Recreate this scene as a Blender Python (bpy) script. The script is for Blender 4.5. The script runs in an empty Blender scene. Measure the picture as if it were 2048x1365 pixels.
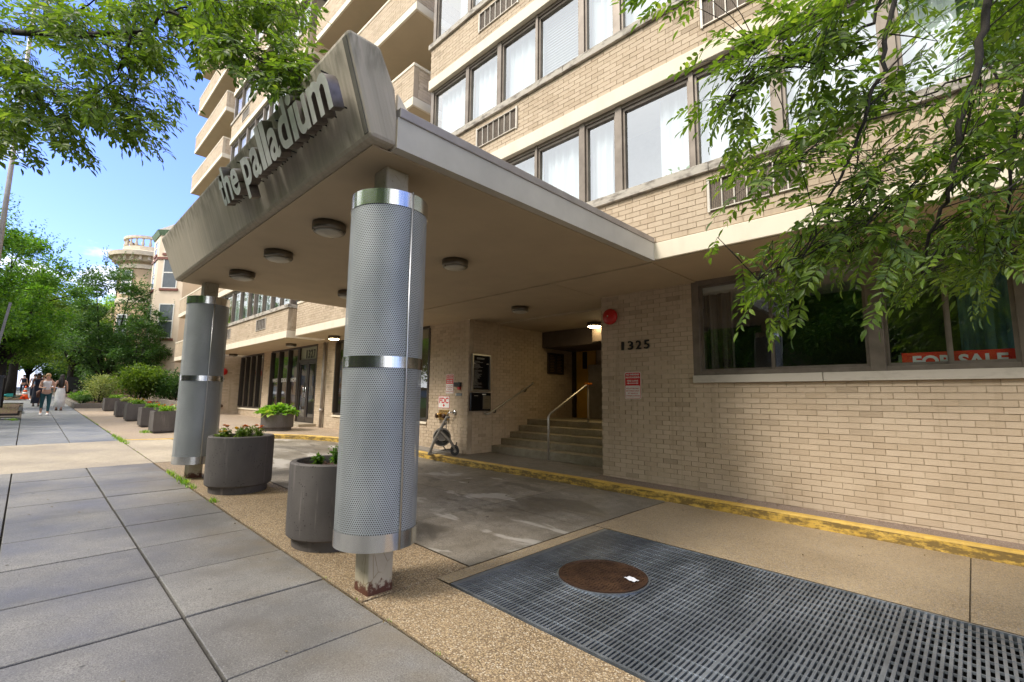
import bpy, math, random
from mathutils import Vector, Matrix, noise
random.seed(7)
PI = math.pi
scene = bpy.context.scene
C = bpy.context.collection
# ------------------------------------------------------------ camera, light, exposure
H = 1.45
FPX, YAW, PIT, ROL = 941.281, -0.773248, 0.1211087, 0.0125028
cam_d = bpy.data.cameras.new('camera'); cam = bpy.data.objects.new('camera', cam_d); C.objects.link(cam)
_fw = Vector((math.sin(YAW)*math.cos(PIT), math.cos(YAW)*math.cos(PIT), math.sin(PIT)))
_r0 = Vector((math.cos(YAW), -math.sin(YAW), 0)); _u0 = _r0.cross(_fw)
_r = math.cos(ROL)*_r0+math.sin(ROL)*_u0; _u = -math.sin(ROL)*_r0+math.cos(ROL)*_u0
cam.matrix_world = Matrix(((_r.x, _u.x, -_fw.x, 0), (_r.y, _u.y, -_fw.y, 0), (_r.z, _u.z, -_fw.z, H), (0, 0, 0, 1)))
cam_d.sensor_width = 36; cam_d.lens = 36*FPX/2048; cam_d.clip_start = 0.05; cam_d.clip_end = 2000
scene.camera = cam
scene.render.resolution_x = 1024; scene.render.resolution_y = 682

world = bpy.data.worlds.new('World'); scene.world = world; world.use_nodes = True
wn = world.node_tree.nodes; wl = world.node_tree.links; wn.clear()
SUN_EL, SUN_AZ = math.radians(50), math.radians(200)      # azimuth clockwise from +Y (north)
out = wn.new('ShaderNodeOutputWorld'); bg = wn.new('ShaderNodeBackground')
sky = wn.new('ShaderNodeTexSky'); sky.sky_type = 'NISHITA'; sky.sun_disc = False
sky.sun_elevation = SUN_EL; sky.sun_rotation = SUN_AZ; sky.air_density = 1.0; sky.dust_density = 0.6; sky.ozone_density = 1.6
tc = wn.new('ShaderNodeTexCoord')
sep = wn.new('ShaderNodeSeparateXYZ'); wl.new(tc.outputs['Generated'], sep.inputs[0])
def wmath(op, a, b=None, c=None):
    m = wn.new('ShaderNodeMath'); m.operation = op
    for i, v in enumerate((a, b, c)):
        if v is None: continue
        if isinstance(v, (int, float)): m.inputs[i].default_value = v
        else: wl.new(v, m.inputs[i])
    return m.outputs[0]
nz = wn.new('ShaderNodeTexNoise'); nz.inputs['Scale'].default_value = 2.3; nz.inputs['Detail'].default_value = 7; nz.inputs['Roughness'].default_value = 0.55
mp = wn.new('ShaderNodeMapping'); mp.inputs['Scale'].default_value = (1, 1, 2.2); mp.inputs['Location'].default_value = (0.35, 0.2, 0.1)
wl.new(tc.outputs['Generated'], mp.inputs[0]); wl.new(mp.outputs[0], nz.inputs['Vector'])
# cloud cover grows towards the street side (-Y), as the reflections in the windows show
zov = wn.new('ShaderNodeMapRange'); zov.interpolation_type = 'SMOOTHSTEP'; zov.inputs['From Min'].default_value = .5; zov.inputs['From Max'].default_value = .9; zov.inputs['To Max'].default_value = .4; wl.new(sep.outputs['Z'], zov.inputs['Value'])
cover = wmath('ADD', wmath('MULTIPLY_ADD', sep.outputs['Y'], -0.95, 0.10), zov.outputs[0])
cl = wmath('ADD', wmath('SUBTRACT', nz.outputs['Fac'], 0.5), cover)
mr = wn.new('ShaderNodeMapRange'); mr.interpolation_type = 'SMOOTHSTEP'
mr.inputs['From Min'].default_value = 0.14; mr.inputs['From Max'].default_value = 0.30; wl.new(cl, mr.inputs['Value'])
nz3 = wn.new('ShaderNodeTexNoise'); nz3.inputs['Scale'].default_value = 5.5; nz3.inputs['Detail'].default_value = 6; wl.new(mp.outputs[0], nz3.inputs['Vector'])
mr2 = wn.new('ShaderNodeMapRange'); mr2.interpolation_type = 'SMOOTHSTEP'; mr2.inputs['From Min'].default_value = .575; mr2.inputs['From Max'].default_value = .66; mr2.inputs['To Max'].default_value = .75; wl.new(nz3.outputs['Fac'], mr2.inputs['Value'])
cmask = wmath('MAXIMUM', mr.outputs[0], mr2.outputs[0])
ccol = wn.new('ShaderNodeMix'); ccol.data_type = 'RGBA'
nz2 = wn.new('ShaderNodeTexNoise'); nz2.inputs['Scale'].default_value = 3.1; nz2.inputs['Detail'].default_value = 5
wl.new(mp.outputs[0], nz2.inputs['Vector']); wl.new(nz2.outputs['Fac'], ccol.inputs['Factor'])
ccol.inputs['A'].default_value = (7.6, 7.8, 8.2, 1); ccol.inputs['B'].default_value = (12.0, 11.7, 11.3, 1)
tint = wn.new('ShaderNodeMix'); tint.data_type = 'RGBA'; tint.blend_type = 'MULTIPLY'; tint.inputs['Factor'].default_value = 1
wl.new(sky.outputs[0], tint.inputs['A']); tint.inputs['B'].default_value = (1.02, 1.10, 1.78, 1)
wm = wn.new('ShaderNodeMix'); wm.data_type = 'RGBA'
wl.new(cmask, wm.inputs['Factor']); wl.new(tint.outputs['Result'], wm.inputs['A']); wl.new(ccol.outputs['Result'], wm.inputs['B'])
wl.new(wm.outputs['Result'], bg.inputs['Color']); bg.inputs['Strength'].default_value = 0.135
wl.new(bg.outputs[0], out.inputs[0])
sun_d = bpy.data.lights.new('sun', 'SUN'); sun_d.energy = 2.0; sun_d.angle = math.radians(17); sun_d.color = (1.0, 0.92, 0.80)
sun = bpy.data.objects.new('sun', sun_d); C.objects.link(sun)
_sd = Vector((math.sin(SUN_AZ)*math.cos(SUN_EL), math.cos(SUN_AZ)*math.cos(SUN_EL), math.sin(SUN_EL)))
sun.rotation_euler = _sd.to_track_quat('Z', 'Y').to_euler()
vs = scene.view_settings; vs.view_transform = 'Standard'; vs.look = 'None'; vs.exposure = 0.86; vs.gamma = 1; vs.use_curve_mapping = False
try: scene.cycles.max_bounces = 8; scene.cycles.transparent_max_bounces = 16; scene.cycles.caustics_reflective = False; scene.cycles.caustics_refractive = False
except Exception: pass

# ------------------------------------------------------------ helpers
def ray(px, py):
    return _r*((px-1024)/FPX)+_u*(-(py-682.5)/FPX)+_fw
def at(px, py, depth):
    d = ray(px, py); return Vector((0, 0, H))+d*depth
def proj(p):
    v = Vector(p)-Vector((0, 0, H)); w = v.dot(_fw)
    return 1024+FPX*v.dot(_r)/w, 682.5-FPX*v.dot(_u)/w
def interp(x, t):
    if x <= t[0][0]: return t[0][1]
    for (a, u), (b, v) in zip(t, t[1:]):
        if x <= b: return u+(v-u)*(x-a)/(b-a)
    return t[-1][1]
def sst(t): t = max(0, min(1, t)); return t*t*(3-2*t)
def G(x, y):
    gs = -0.0211*max(-110, min(x, 15))+0.0064*max(-3, min(y, 6))
    gb = interp(x, [(-110, 2.33), (-60, 1.28), (-30, .65), (-23, .48), (-13.5, .325), (-7.7, .145), (-4.35, .125), (0, .05), (8, -.06), (15, -.2)])
    return gs+(gb-gs)*sst((y-2.7)/3.3)

class MB:
    def __init__(s): s.v = []; s.f = []; s.m = []; s.mi = 0
    def quad(s, a, b, c, d):
        n = len(s.v); s.v += [tuple(a), tuple(b), tuple(c), tuple(d)]; s.f.append((n, n+1, n+2, n+3)); s.m.append(s.mi)
    def poly(s, pts):
        n = len(s.v); s.v += [tuple(p) for p in pts]; s.f.append(tuple(range(n, n+len(pts)))); s.m.append(s.mi)
    def hexa(s, P):      # 8 points: bottom 4 ccw, top 4 ccw
        n = len(s.v); s.v += [tuple(p) for p in P]
        for q in ((3, 2, 1, 0), (4, 5, 6, 7), (0, 1, 5, 4), (1, 2, 6, 5), (2, 3, 7, 6), (3, 0, 4, 7)):
            s.f.append(tuple(n+i for i in q)); s.m.append(s.mi)
    def box(s, x0, x1, y0, y1, z0, z1):
        if x0 > x1: x0, x1 = x1, x0
        if y0 > y1: y0, y1 = y1, y0
        if z0 > z1: z0, z1 = z1, z0
        s.hexa([(x0, y0, z0), (x1, y0, z0), (x1, y1, z0), (x0, y1, z0), (x0, y0, z1), (x1, y0, z1), (x1, y1, z1), (x0, y1, z1)])
    def prism(s, pts, vec):
        n = len(s.v); k = len(pts); v = Vector(vec)
        s.v += [tuple(p) for p in pts]+[tuple(Vector(p)+v) for p in pts]
        s.f.append(tuple(range(n+k-1, n-1, -1))); s.f.append(tuple(range(n+k, n+2*k))); s.m += [s.mi]*2
        for i in range(k):
            j = (i+1) % k; s.f.append((n+i, n+j, n+k+j, n+k+i)); s.m.append(s.mi)
    def lathe(s, c, prof, n=32, close=True):   # prof list of (r,z) from bottom to top
        b = len(s.v); k = len(prof)
        for i in range(n):
            a = 2*PI*i/n
            for r, z in prof: s.v.append((c[0]+r*math.cos(a), c[1]+r*math.sin(a), c[2]+z))
        for i in range(n):
            j = (i+1) % n
            for q in range(k-1):
                s.f.append((b+i*k+q, b+j*k+q, b+j*k+q+1, b+i*k+q+1)); s.m.append(s.mi)
        if close:
            s.f.append(tuple(b+i*k for i in range(n-1, -1, -1))); s.f.append(tuple(b+i*k+k-1 for i in range(n))); s.m += [s.mi]*2
    def tube(s, pts, r, n=8, cap=True):
        pts = [Vector(p) for p in pts]; rs = r if isinstance(r, (list, tuple)) else [r]*len(pts)
        b = len(s.v); up = None
        for i, p in enumerate(pts):
            t = (pts[min(i+1, len(pts)-1)]-pts[max(i-1, 0)]).normalized()
            if up is None: up = t.orthogonal().normalized()
            up = (up-t*up.dot(t))
            up = up.normalized() if up.length > 1e-6 else t.orthogonal().normalized()
            w = t.cross(up)
            for k in range(n):
                a = 2*PI*k/n; s.v.append(tuple(p+(up*math.cos(a)+w*math.sin(a))*rs[i]))
        for i in range(len(pts)-1):
            for k in range(n):
                k2 = (k+1) % n
                s.f.append((b+i*n+k, b+i*n+k2, b+(i+1)*n+k2, b+(i+1)*n+k)); s.m.append(s.mi)
        if cap:
            s.f.append(tuple(b+k for k in range(n-1, -1, -1))); s.f.append(tuple(b+(len(pts)-1)*n+k for k in range(n))); s.m += [s.mi]*2
    def mesh(s, name, mats, origin=(0, 0, 0), smooth=False):
        me = bpy.data.meshes.new(name); o = Vector(origin)
        me.from_pydata([(v[0]-o[0], v[1]-o[1], v[2]-o[2]) for v in s.v], [], s.f)
        if not isinstance(mats, (list, tuple)): mats = [mats]
        for m in mats: me.materials.append(m)
        if len(mats) > 1: me.polygons.foreach_set('material_index', s.m)
        if smooth: me.polygons.foreach_set('use_smooth', [True]*len(me.polygons))
        me.update(); return me
    def build(s, name, mats, parent=None, kind=None, smooth=False, bevel=0, label=None):
        org = parent.get('_w', (0, 0, 0)) if parent else (0, 0, 0)
        me = s.mesh(name, mats, org, smooth)
        return link(name, me, parent, kind=kind, bevel=bevel, label=label, smooth=smooth)
def link(name, me, parent=None, loc=(0, 0, 0), rot=(0, 0, 0), kind=None, bevel=0, label=None, smooth=False):
    o = bpy.data.objects.new(name, me); C.objects.link(o); o.location = loc; o.rotation_euler = rot
    if parent: o.parent = parent; o['_w'] = parent['_w'] if '_w' in parent.keys() else (0, 0, 0)
    else: o['_w'] = (0.0, 0.0, 0.0)
    if kind: o['kind'] = kind
    if label: o['label'] = label
    if bevel:
        b = o.modifiers.new('bevel', 'BEVEL'); b.width = bevel; b.segments = 2; b.limit_method = 'ANGLE'; b.angle_limit = math.radians(40)
    return o
def thing(name, label, cat, loc=(0, 0, 0), group=None):
    o = bpy.data.objects.new(name, None); C.objects.link(o); o.location = loc; o.empty_display_size = .2
    o['label'] = label; o['category'] = cat; o['_w'] = tuple(float(c) for c in loc)
    if group: o['group'] = group
    return o
def tag(o, label, cat, group=None):
    o['label'] = label; o['category'] = cat
    if group: o['group'] = group
    return o
def dup(root, loc, label=None, rotz=0, group=None, scale=None):
    r = root.copy(); C.objects.link(r); r.location = loc; r.rotation_euler[2] = rotz
    if scale: r.scale = scale if isinstance(scale, tuple) else (scale,)*3
    if label: r['label'] = label
    if group: r['group'] = group
    for ch in list(root.children):
        c = ch.copy(); C.objects.link(c); c.parent = r
        for g in ch.children:
            d = g.copy(); C.objects.link(d); d.parent = c
    return r

# ------------------------------------------------------------ materials
class NT:
    def __init__(s, name):
        s.mat = bpy.data.materials.new(name); s.mat.use_nodes = True; s.n = s.mat.node_tree.nodes; s.l = s.mat.node_tree.links
        s.b = s.n['Principled BSDF']; s.out = s.n['Material Output']; s._tc = None
    def tc(s, k='Object'):
        if s._tc is None: s._tc = s.n.new('ShaderNodeTexCoord')
        return s._tc.outputs[k]
    def pos(s):
        g = s.n.new('ShaderNodeNewGeometry'); return g.outputs['Position']
    def set(s, inp, v):
        if hasattr(v, 'links') or hasattr(v, 'node'): s.l.new(v, inp)
        else: inp.default_value = v if not (isinstance(v, tuple) and len(v) == 3 and len(inp.default_value) == 4) else (*v, 1)
    def math(s, op, a, b=None, clamp=False):
        m = s.n.new('ShaderNodeMath'); m.operation = op; m.use_clamp = clamp; s.set(m.inputs[0], a)
        if b is not None: s.set(m.inputs[1], b)
        return m.outputs[0]
    def noise(s, vec, scale, detail=4, rough=.55, dist=0):
        n = s.n.new('ShaderNodeTexNoise'); s.l.new(vec, n.inputs['Vector'])
        n.inputs['Scale'].default_value = scale; n.inputs['Detail'].default_value = detail; n.inputs['Roughness'].default_value = rough; n.inputs['Distortion'].default_value = dist
        return n.outputs['Fac']
    def map(s, vec, scale=(1, 1, 1), loc=(0, 0, 0)):
        m = s.n.new('ShaderNodeMapping'); s.l.new(vec, m.inputs[0]); m.inputs['Scale'].default_value = scale; m.inputs['Location'].default_value = loc
        return m.outputs[0]
    def voro(s, vec, scale, feat='F1', out='Distance', rnd=1):
        n = s.n.new('ShaderNodeTexVoronoi'); n.feature = feat; s.l.new(vec, n.inputs['Vector']); n.inputs['Scale'].default_value = scale; n.inputs['Randomness'].default_value = rnd
        return n.outputs[out]
    def ramp(s, fac, stops):
        r = s.n.new('ShaderNodeValToRGB'); s.l.new(fac, r.inputs[0]); e = r.color_ramp.elements
        while len(e) < len(stops): e.new(.5)
        for i, (p, c) in enumerate(stops):
            e[i].position = p; e[i].color = (*c, 1) if len(c) == 3 else c
        return r.outputs[0]
    def rng(s, v, a, b, c=0, d=1):
        m = s.n.new('ShaderNodeMapRange'); s.l.new(v, m.inputs[0])
        for i, q in enumerate((a, b, c, d)): m.inputs[i+1].default_value = q
        return m.outputs[0]
    def mix(s, f, a, b, mode='MIX'):
        m = s.n.new('ShaderNodeMix'); m.data_type = 'RGBA'; m.blend_type = mode
        s.set(m.inputs['Factor'], f); s.set(m.inputs['A'], a); s.set(m.inputs['B'], b); return m.outputs['Result']
    def bump(s, h, strength=.3, dist=.01, nrm=None):
        b = s.n.new('ShaderNodeBump'); s.l.new(h, b.inputs['Height']); b.inputs['Strength'].default_value = strength; b.inputs['Distance'].default_value = dist
        if nrm is not None: s.l.new(nrm, b.inputs['Normal'])
        s.l.new(b.outputs[0], s.b.inputs['Normal']); return b.outputs[0]
    def fin(s, col=None, rough=None, metal=None, spec=None):
        if col is not None: s.set(s.b.inputs['Base Color'], col)
        if rough is not None: s.set(s.b.inputs['Roughness'], rough)
        if metal is not None: s.set(s.b.inputs['Metallic'], metal)
        if spec is not None: s.b.inputs['Specular IOR Level'].default_value = spec
        return s.mat
def plain(name, col, rough=.6, metal=0, var=.12, scale=6, bump=0, spec=None):
    t = NT(name); v = t.pos(); f = t.noise(v, scale, 5)
    c = t.mix(t.rng(f, .3, .7), tuple(x*(1-var) for x in col), tuple(min(1, x*(1+var)) for x in col))
    if bump: t.bump(t.noise(v, 60, 6, .7), bump, .005)
    return t.fin(c, rough, metal, spec)

def m_brick(name='brick', base=((.56, .445, .325), (.66, .54, .41))):
    t = NT(name); p = t.pos()
    oi = t.n.new('ShaderNodeObjectInfo'); ge = t.n.new('ShaderNodeNewGeometry')
    r = t.math('FRACT', t.math('ADD', oi.outputs['Random'], ge.outputs['Random Per Island']))
    c = t.ramp(r, [(0, base[0]), (.25, tuple(.5*(a+b) for a, b in zip(*base))), (.8, base[1]), (.93, base[1]), (1, tuple(x*.80 for x in base[0]))])
    st = t.noise(t.map(p, (1, 1, .45)), .9, 6, .6)
    c = t.mix(t.rng(st, .45, .75, 0, .45), c, (.36, .27, .18)); c = t.mix(t.rng(t.noise(t.map(p, (7, 7, .35)), 1.1, 5, .6), .56, .72, 0, .38), c, (.30, .22, .14))
    gr = t.noise(p, 180, 3, .6); c = t.mix(t.rng(gr, .35, .7, .25, 0), c, (.30, .23, .15))
    t.bump(t.noise(t.map(p, (1, 1, 2.5)), 130, 5, .7), .5, .003)
    return t.fin(c, .82, spec=.3)
M = {}
M['brick'] = m_brick()
t = NT('mortar'); p = t.pos(); n = t.noise(p, 2.3, 6)
M['mortar'] = t.fin(t.mix(t.rng(n, .45, .62), (.41, .325, .235), (.58, .49, .37)), .95)
# exposed concrete of the canopy, with grey streaks
t = NT('canopy_concrete'); p = t.pos()
sx_ = t.n.new('ShaderNodeSeparateXYZ'); t.l.new(p, sx_.inputs[0]); cb = t.n.new('ShaderNodeCombineXYZ'); t.l.new(sx_.outputs['X'], cb.inputs[0]); t.l.new(t.math('ADD', sx_.outputs['Y'], t.math('MULTIPLY', sx_.outputs['Z'], .327)), cb.inputs[1]); t.l.new(sx_.outputs['Z'], cb.inputs[2])
a = t.noise(t.map(cb.outputs[0], (16, 16, .5)), 1.3, 6, .62); b = t.noise(p, 1.3, 6, .6); g = t.noise(p, 90, 4, .7)
c = t.mix(t.rng(a, .35, .62), (.37, .335, .27), (.49, .44, .36)); c = t.mix(t.rng(b, .4, .65, 0, .45), c, (.42, .375, .29))
sz = t.n.new('ShaderNodeSeparateXYZ'); t.l.new(p, sz.inputs[0])
top = t.math('MULTIPLY', t.rng(sz.outputs['Z'], 3.62, 3.95), t.rng(t.noise(t.map(p, (6, 6, 1.5)), 2, 5), .42, .6))
c = t.mix(t.math('MULTIPLY', top, .8), c, (.07, .075, .045))
t.bump(t.math('ADD', t.math('MULTIPLY', a, .6), t.math('MULTIPLY', g, .5)), .5, .012)
M['canopy'] = t.fin(c, .85)
M['dark_tone'] = plain('dark_concrete', (.11, .105, .085), .9, var=.3, scale=6, bump=.4)  # darker concrete tone for the narrow strip along the fascia's right end
M['soffit'] = plain('soffit_paint', (.50, .41, .29), .75, var=.06, scale=2.2, bump=.15)
M['soffit2'] = plain('bay_soffit_paint', (.52, .42, .29), .75, var=.05, scale=2, bump=.12)
t = NT('concrete_band'); p = t.pos(); n = t.noise(t.map(p, (3, 3, 1)), 1.3, 6)
M['band'] = t.fin(t.mix(t.rng(n, .5, .8, 0, .4), (.80, .72, .58), (.55, .47, .36)), .7)
t = NT('stone_sill'); p = t.pos(); n = t.noise(t.map(p, (2, 2, 5)), 2.1, 8, .65)
c = t.mix(t.rng(n, .48, .62), (.50, .46, .40), (.20, .175, .15)); t.bump(t.noise(p, 60, 4), .3, .004)
M['sill'] = t.fin(c, .8)
t = NT('clean_stone_sill'); p = t.pos(); n = t.noise(t.map(p, (2, 2, 5)), 2.1, 8, .65)
M['sill2'] = t.fin(t.mix(t.rng(n, .52, .75, 0, .6), (.56, .52, .46), (.33, .30, .26)), .75)
M['canopyedge'] = plain('canopy_edge_paint', (.52, .50, .45), .65, var=.1, scale=3)
M['coping'] = plain('coping_metal', (.36, .33, .31), .45, .35, var=.15)
t = NT('window_frame'); p = t.pos()
M['frame'] = t.fin(t.mix(t.rng(t.noise(p, 5, 5), .3, .7), (.17, .14, .115), (.26, .22, .185)), .45, .3)
M['darkframe'] = plain('dark_frame', (.055, .043, .035), .4, .3)
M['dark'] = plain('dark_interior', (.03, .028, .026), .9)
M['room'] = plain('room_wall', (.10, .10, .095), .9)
M['grille'] = plain('vent_grille', (.11, .085, .07), .6, .3)
M['grillewhite'] = plain('vent_surround', (.62, .57, .50), .5, .1)
def glass(name, ior=1.6, tint=(.75, .82, .82), rough=.0, wav=.02):
    t = NT(name); t.n.remove(t.b)
    tr = t.n.new('ShaderNodeBsdfTransparent'); tr.inputs[0].default_value = (*tint, 1)
    gl = t.n.new('ShaderNodeBsdfGlossy'); gl.inputs['Roughness'].default_value = rough; gl.inputs['Color'].default_value = (.93, .97, 1, 1)
    fr = t.n.new('ShaderNodeFresnel'); ge_ = t.n.new('ShaderNodeNewGeometry'); t.l.new(t.rng(ge_.outputs['Backfacing'], 0, 1, ior, 1/ior), fr.inputs['IOR'])
    bu = t.n.new('ShaderNodeBump'); bu.inputs['Strength'].default_value = wav; bu.inputs['Distance'].default_value = .1
    t.l.new(t.noise(t.pos(), 1.1, 2), bu.inputs['Height']); t.l.new(bu.outputs[0], gl.inputs['Normal']); t.l.new(bu.outputs[0], fr.inputs['Normal'])
    mx = t.n.new('ShaderNodeMixShader'); t.l.new(fr.outputs[0], mx.inputs[0]); t.l.new(tr.outputs[0], mx.inputs[1]); t.l.new(gl.outputs[0], mx.inputs[2])
    t.l.new(mx.outputs[0], t.out.inputs[0]); return t.mat
M['glass'] = glass('window_glass', 3.5, (.90, .96, .98))
M['glass2'] = glass('dark_glass', 2.2, (.88, .91, .90))
t = NT('curtain'); p = t.pos()
M['glass3'] = glass('shop_glass', 2.7, (.80, .84, .80)); M['transom'] = plain('transom_film', (.30, .33, .24), .3)
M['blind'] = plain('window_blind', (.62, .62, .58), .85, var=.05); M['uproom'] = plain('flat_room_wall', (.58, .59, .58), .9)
M['curtain'] = t.fin(t.mix(t.rng(t.noise(t.map(p, (8, 8, .3)), 1.5, 3), .35, .7), (.66, .69, .70), (.86, .87, .86)), .9)
M['bluecurtain'] = plain('blue_curtain', (.12, .25, .32), .9, var=.3)
M['browncurtain'] = plain('brown_curtain', (.33, .19, .12), .9, var=.3)
M['metal'] = plain('satin_metal', (.62, .63, .64), .34, 1, var=.04)
M['rail'] = plain('handrail_steel', (.62, .60, .56), .42, .7, var=.06)
t = NT('polished_steel'); p = t.pos()
t.bump(t.noise(t.map(p, (14, 14, .35)), 1.4, 3), .12, .02)
M['polish'] = t.fin((.66, .67, .67), .22, 1)
t = NT('sign_letter_metal'); p = t.pos(); M['letterside'] = plain('letter_side_metal', (.20, .17, .15), .4, .6, var=.3, scale=12); M['letter'] = t.fin(t.mix(t.rng(t.noise(p, 7, 5), .35, .7), (.52, .52, .51), (.74, .74, .73)), .34, .35)
# perforated sheet: hexagonal rows of holes in cylindrical coordinates
t = NT('perforated_metal'); u = t.n.new('ShaderNodeUVMap'); sx = t.n.new('ShaderNodeSeparateXYZ'); t.l.new(u.outputs[0], sx.inputs[0])
PX, PZ = .0155, .0134
row = t.math('DIVIDE', sx.outputs['Y'], PZ); rowi = t.math('FLOOR', row); par = t.math('MULTIPLY', t.math('MODULO', rowi, 2), .5)
cu = t.math('SUBTRACT', t.math('FRACT', t.math('ADD', t.math('DIVIDE', sx.outputs['X'], PX), par)), .5)
cv = t.math('SUBTRACT', t.math('FRACT', row), .5)
du = t.math('MULTIPLY', cu, PX); dv = t.math('MULTIPLY', cv, PZ)
d = t.math('SQRT', t.math('ADD', t.math('MULTIPLY', du, du), t.math('MULTIPLY', dv, dv)))
hole = t.math('LESS_THAN', d, .0044)
p = t.pos()
c = t.mix(t.rng(t.noise(t.map(p, (2, 2, .8)), 2, 5), .35, .7), (.33, .36, .38), (.47, .50, .52))
t.fin(c, .5, .25)
tr = t.n.new('ShaderNodeBsdfTransparent'); mx = t.n.new('ShaderNodeMixShader'); t.l.new(hole, mx.inputs[0]); t.l.new(t.b.outputs[0], mx.inputs[1]); t.l.new(tr.outputs[0], mx.inputs[2]); t.l.new(mx.outputs[0], t.out.inputs[0])
M['perf'] = t.mat
t = NT('post_paint'); p = t.pos(); sz = t.n.new('ShaderNodeSeparateXYZ'); t.l.new(t.tc('Object'), sz.inputs[0])
rust = t.math('MULTIPLY', t.rng(sz.outputs['Z'], .11, .0), .42)
rn = t.math('ADD', rust, t.math('SUBTRACT', t.noise(p, 22, 6, .7), .62))
crk = t.rng(t.voro(t.map(p, (9, 9, 5)), 1.3, 'DISTANCE_TO_EDGE'), .0, .03, 1, 0)
c = t.mix(t.rng(t.noise(p, 7, 5), .3, .7), (.42, .37, .27), (.52, .47, .36))
c = t.mix(t.math('MULTIPLY', crk, t.rng(t.noise(p, 6, 3), .5, .62)), c, (.20, .13, .06)); c = t.mix(t.rng(rn, .02, .14), c, (.10, .035, .02))
M['post'] = t.fin(c, .6)
# ground materials
def concrete(name, c0, c1, pit=0, dark_tone=.5, rough=.8, bs=.35, peb=None, psc=120, patch=None):
    t = NT(name); p = t.pos()
    a = t.noise(p, .9, 7, .6); b = t.noise(p, 7, 6, .65); g = t.noise(p, 120, 4, .75)
    c = t.mix(t.rng(a, .38, .62), c0, c1)
    c = t.mix(t.rng(b, .42, .66, 0, .5*dark_tone), c, tuple(x*.6 for x in c0))
    c = t.mix(t.rng(g, .40, .56, .75, 0), c, tuple(x*.4 for x in c0)); c = t.mix(t.rng(t.noise(p, 150, 2, .5), .60, .72, 0, .5), c, tuple(min(1, x*1.7) for x in c1))
    oi = t.n.new('ShaderNodeObjectInfo'); c = t.mix(1.0, c, t.ramp(oi.outputs['Random'], [(0, (.86, .86, .87)), (1, (1.1, 1.09, 1.06))]), 'MULTIPLY')
    if name == 'sidewalk_concrete':
        sy_ = t.n.new('ShaderNodeSeparateXYZ'); t.l.new(p, sy_.inputs[0])
        ed = t.math('MULTIPLY', t.rng(sy_.outputs['Y'], .9, 1.65), t.rng(t.noise(p, 1.7, 5, .6), .42, .6)); c = t.mix(t.math('MULTIPLY', ed, .55), c, (.17, .135, .09))
        c = t.mix(t.rng(t.noise(t.map(p, (1.3, .7, 1)), .8, 6, .6), .52, .64, 0, .45), c, (.10, .097, .095))
    if patch:
        pn = t.noise(t.map(p, (.8, 1.6, 1)), 1.15, 7, .55, .4)
        c = t.mix(t.rng(pn, .585, .63, 0, .75), c, patch); c = t.mix(t.rng(pn, .42, .37, 0, .6), c, tuple(x*.5 for x in c0))
    gum = t.voro(t.map(p, (1, 1, .02)), 2.3); c = t.mix(t.rng(gum, .05, .035), c, tuple(x*.35 for x in c0))
    h = t.math('ADD', t.math('MULTIPLY', g, .5), t.math('MULTIPLY', b, .6))
    if peb:
        vc = t.voro(p, psc, 'F1', 'Color'); vd = t.voro(p, psc)
        s3 = t.n.new('ShaderNodeSeparateXYZ'); t.l.new(vc, s3.inputs[0])
        pc = t.ramp(s3.outputs[0], [(0, peb[0]), (.3, peb[1]), (.65, peb[2]), (1, peb[3])])
        msk = t.math('MULTIPLY', t.rng(vd, .62, .40), t.rng(t.noise(p, 1.4, 5), .25, .5, .55, 1))
        c = t.mix(msk, c, pc); h = t.math('SUBTRACT', h, vd)
        t.bump(h, .8, .006)
    else: t.bump(h, bs, .004)
    t.l.new(t.rng(a, .35, .7, rough-.22, rough+.1), t.b.inputs['Roughness'])
    return t.fin(c)
M['slab'] = concrete('sidewalk_concrete', (.18, .172, .163), (.285, .273, .26), rough=.62)
M['slabrough'] = concrete('rough_sidewalk_concrete', (.125, .118, .11), (.20, .19, .178), peb=((.06, .058, .055), (.20, .19, .175), (.14, .13, .12), (.36, .34, .31)), psc=110)
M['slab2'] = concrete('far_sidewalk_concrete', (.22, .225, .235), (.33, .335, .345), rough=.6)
M['apron'] = concrete('beige_apron_concrete', (.40, .335, .25), (.54, .47, .37), rough=.75)
M['drive'] = concrete('driveway_concrete', (.20, .176, .142), (.40, .362, .31), dark_tone=.9, rough=.62, patch=(.48, .45, .41))
M['sandy'] = concrete('sandy_concrete', (.27, .205, .13), (.42, .33, .215), peb=((.20, .15, .10), (.45, .35, .22), (.36, .27, .16), (.30, .27, .25)), psc=95)
M['agg'] = concrete('pebble_aggregate', (.19, .135, .082), (.28, .205, .125), peb=((.13, .08, .045), (.48, .36, .21), (.35, .25, .145), (.58, .50, .38)), psc=88)
M['walkagg'] = concrete('reddish_aggregate', (.22, .165, .13), (.31, .245, .20), peb=((.16, .10, .08), (.33, .25, .20), (.26, .18, .14), (.40, .36, .33)), psc=100)
M['walk'] = concrete('entry_concrete', (.24, .215, .18), (.38, .345, .30), dark_tone=1)
M['plaza'] = concrete('plaza_concrete', (.33, .245, .17), (.46, .36, .265), peb=((.25, .18, .12), (.5, .4, .3), (.4, .31, .22), (.45, .4, .36)), psc=90)
M['step'] = concrete('stair_stone', (.40, .345, .25), (.56, .50, .39), dark_tone=.9)
M['earth'] = plain('joint_earth', (.075, .06, .042), .95, var=.4, scale=40)
M['asphalt'] = concrete('asphalt', (.05, .05, .05), (.075, .075, .075))
M['stonekerb'] = concrete('bed_kerb', (.20, .17, .145), (.32, .28, .24))
t = NT('yellow_paint'); p = t.pos()
w1 = t.noise(t.map(p, (1.6, 1.6, 6)), 3.2, 8, .7); w2 = t.noise(p, 26, 5, .7)
c = t.mix(t.rng(t.noise(p, 3, 4), .3, .7), (.56, .35, .05), (.70, .47, .11))
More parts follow.
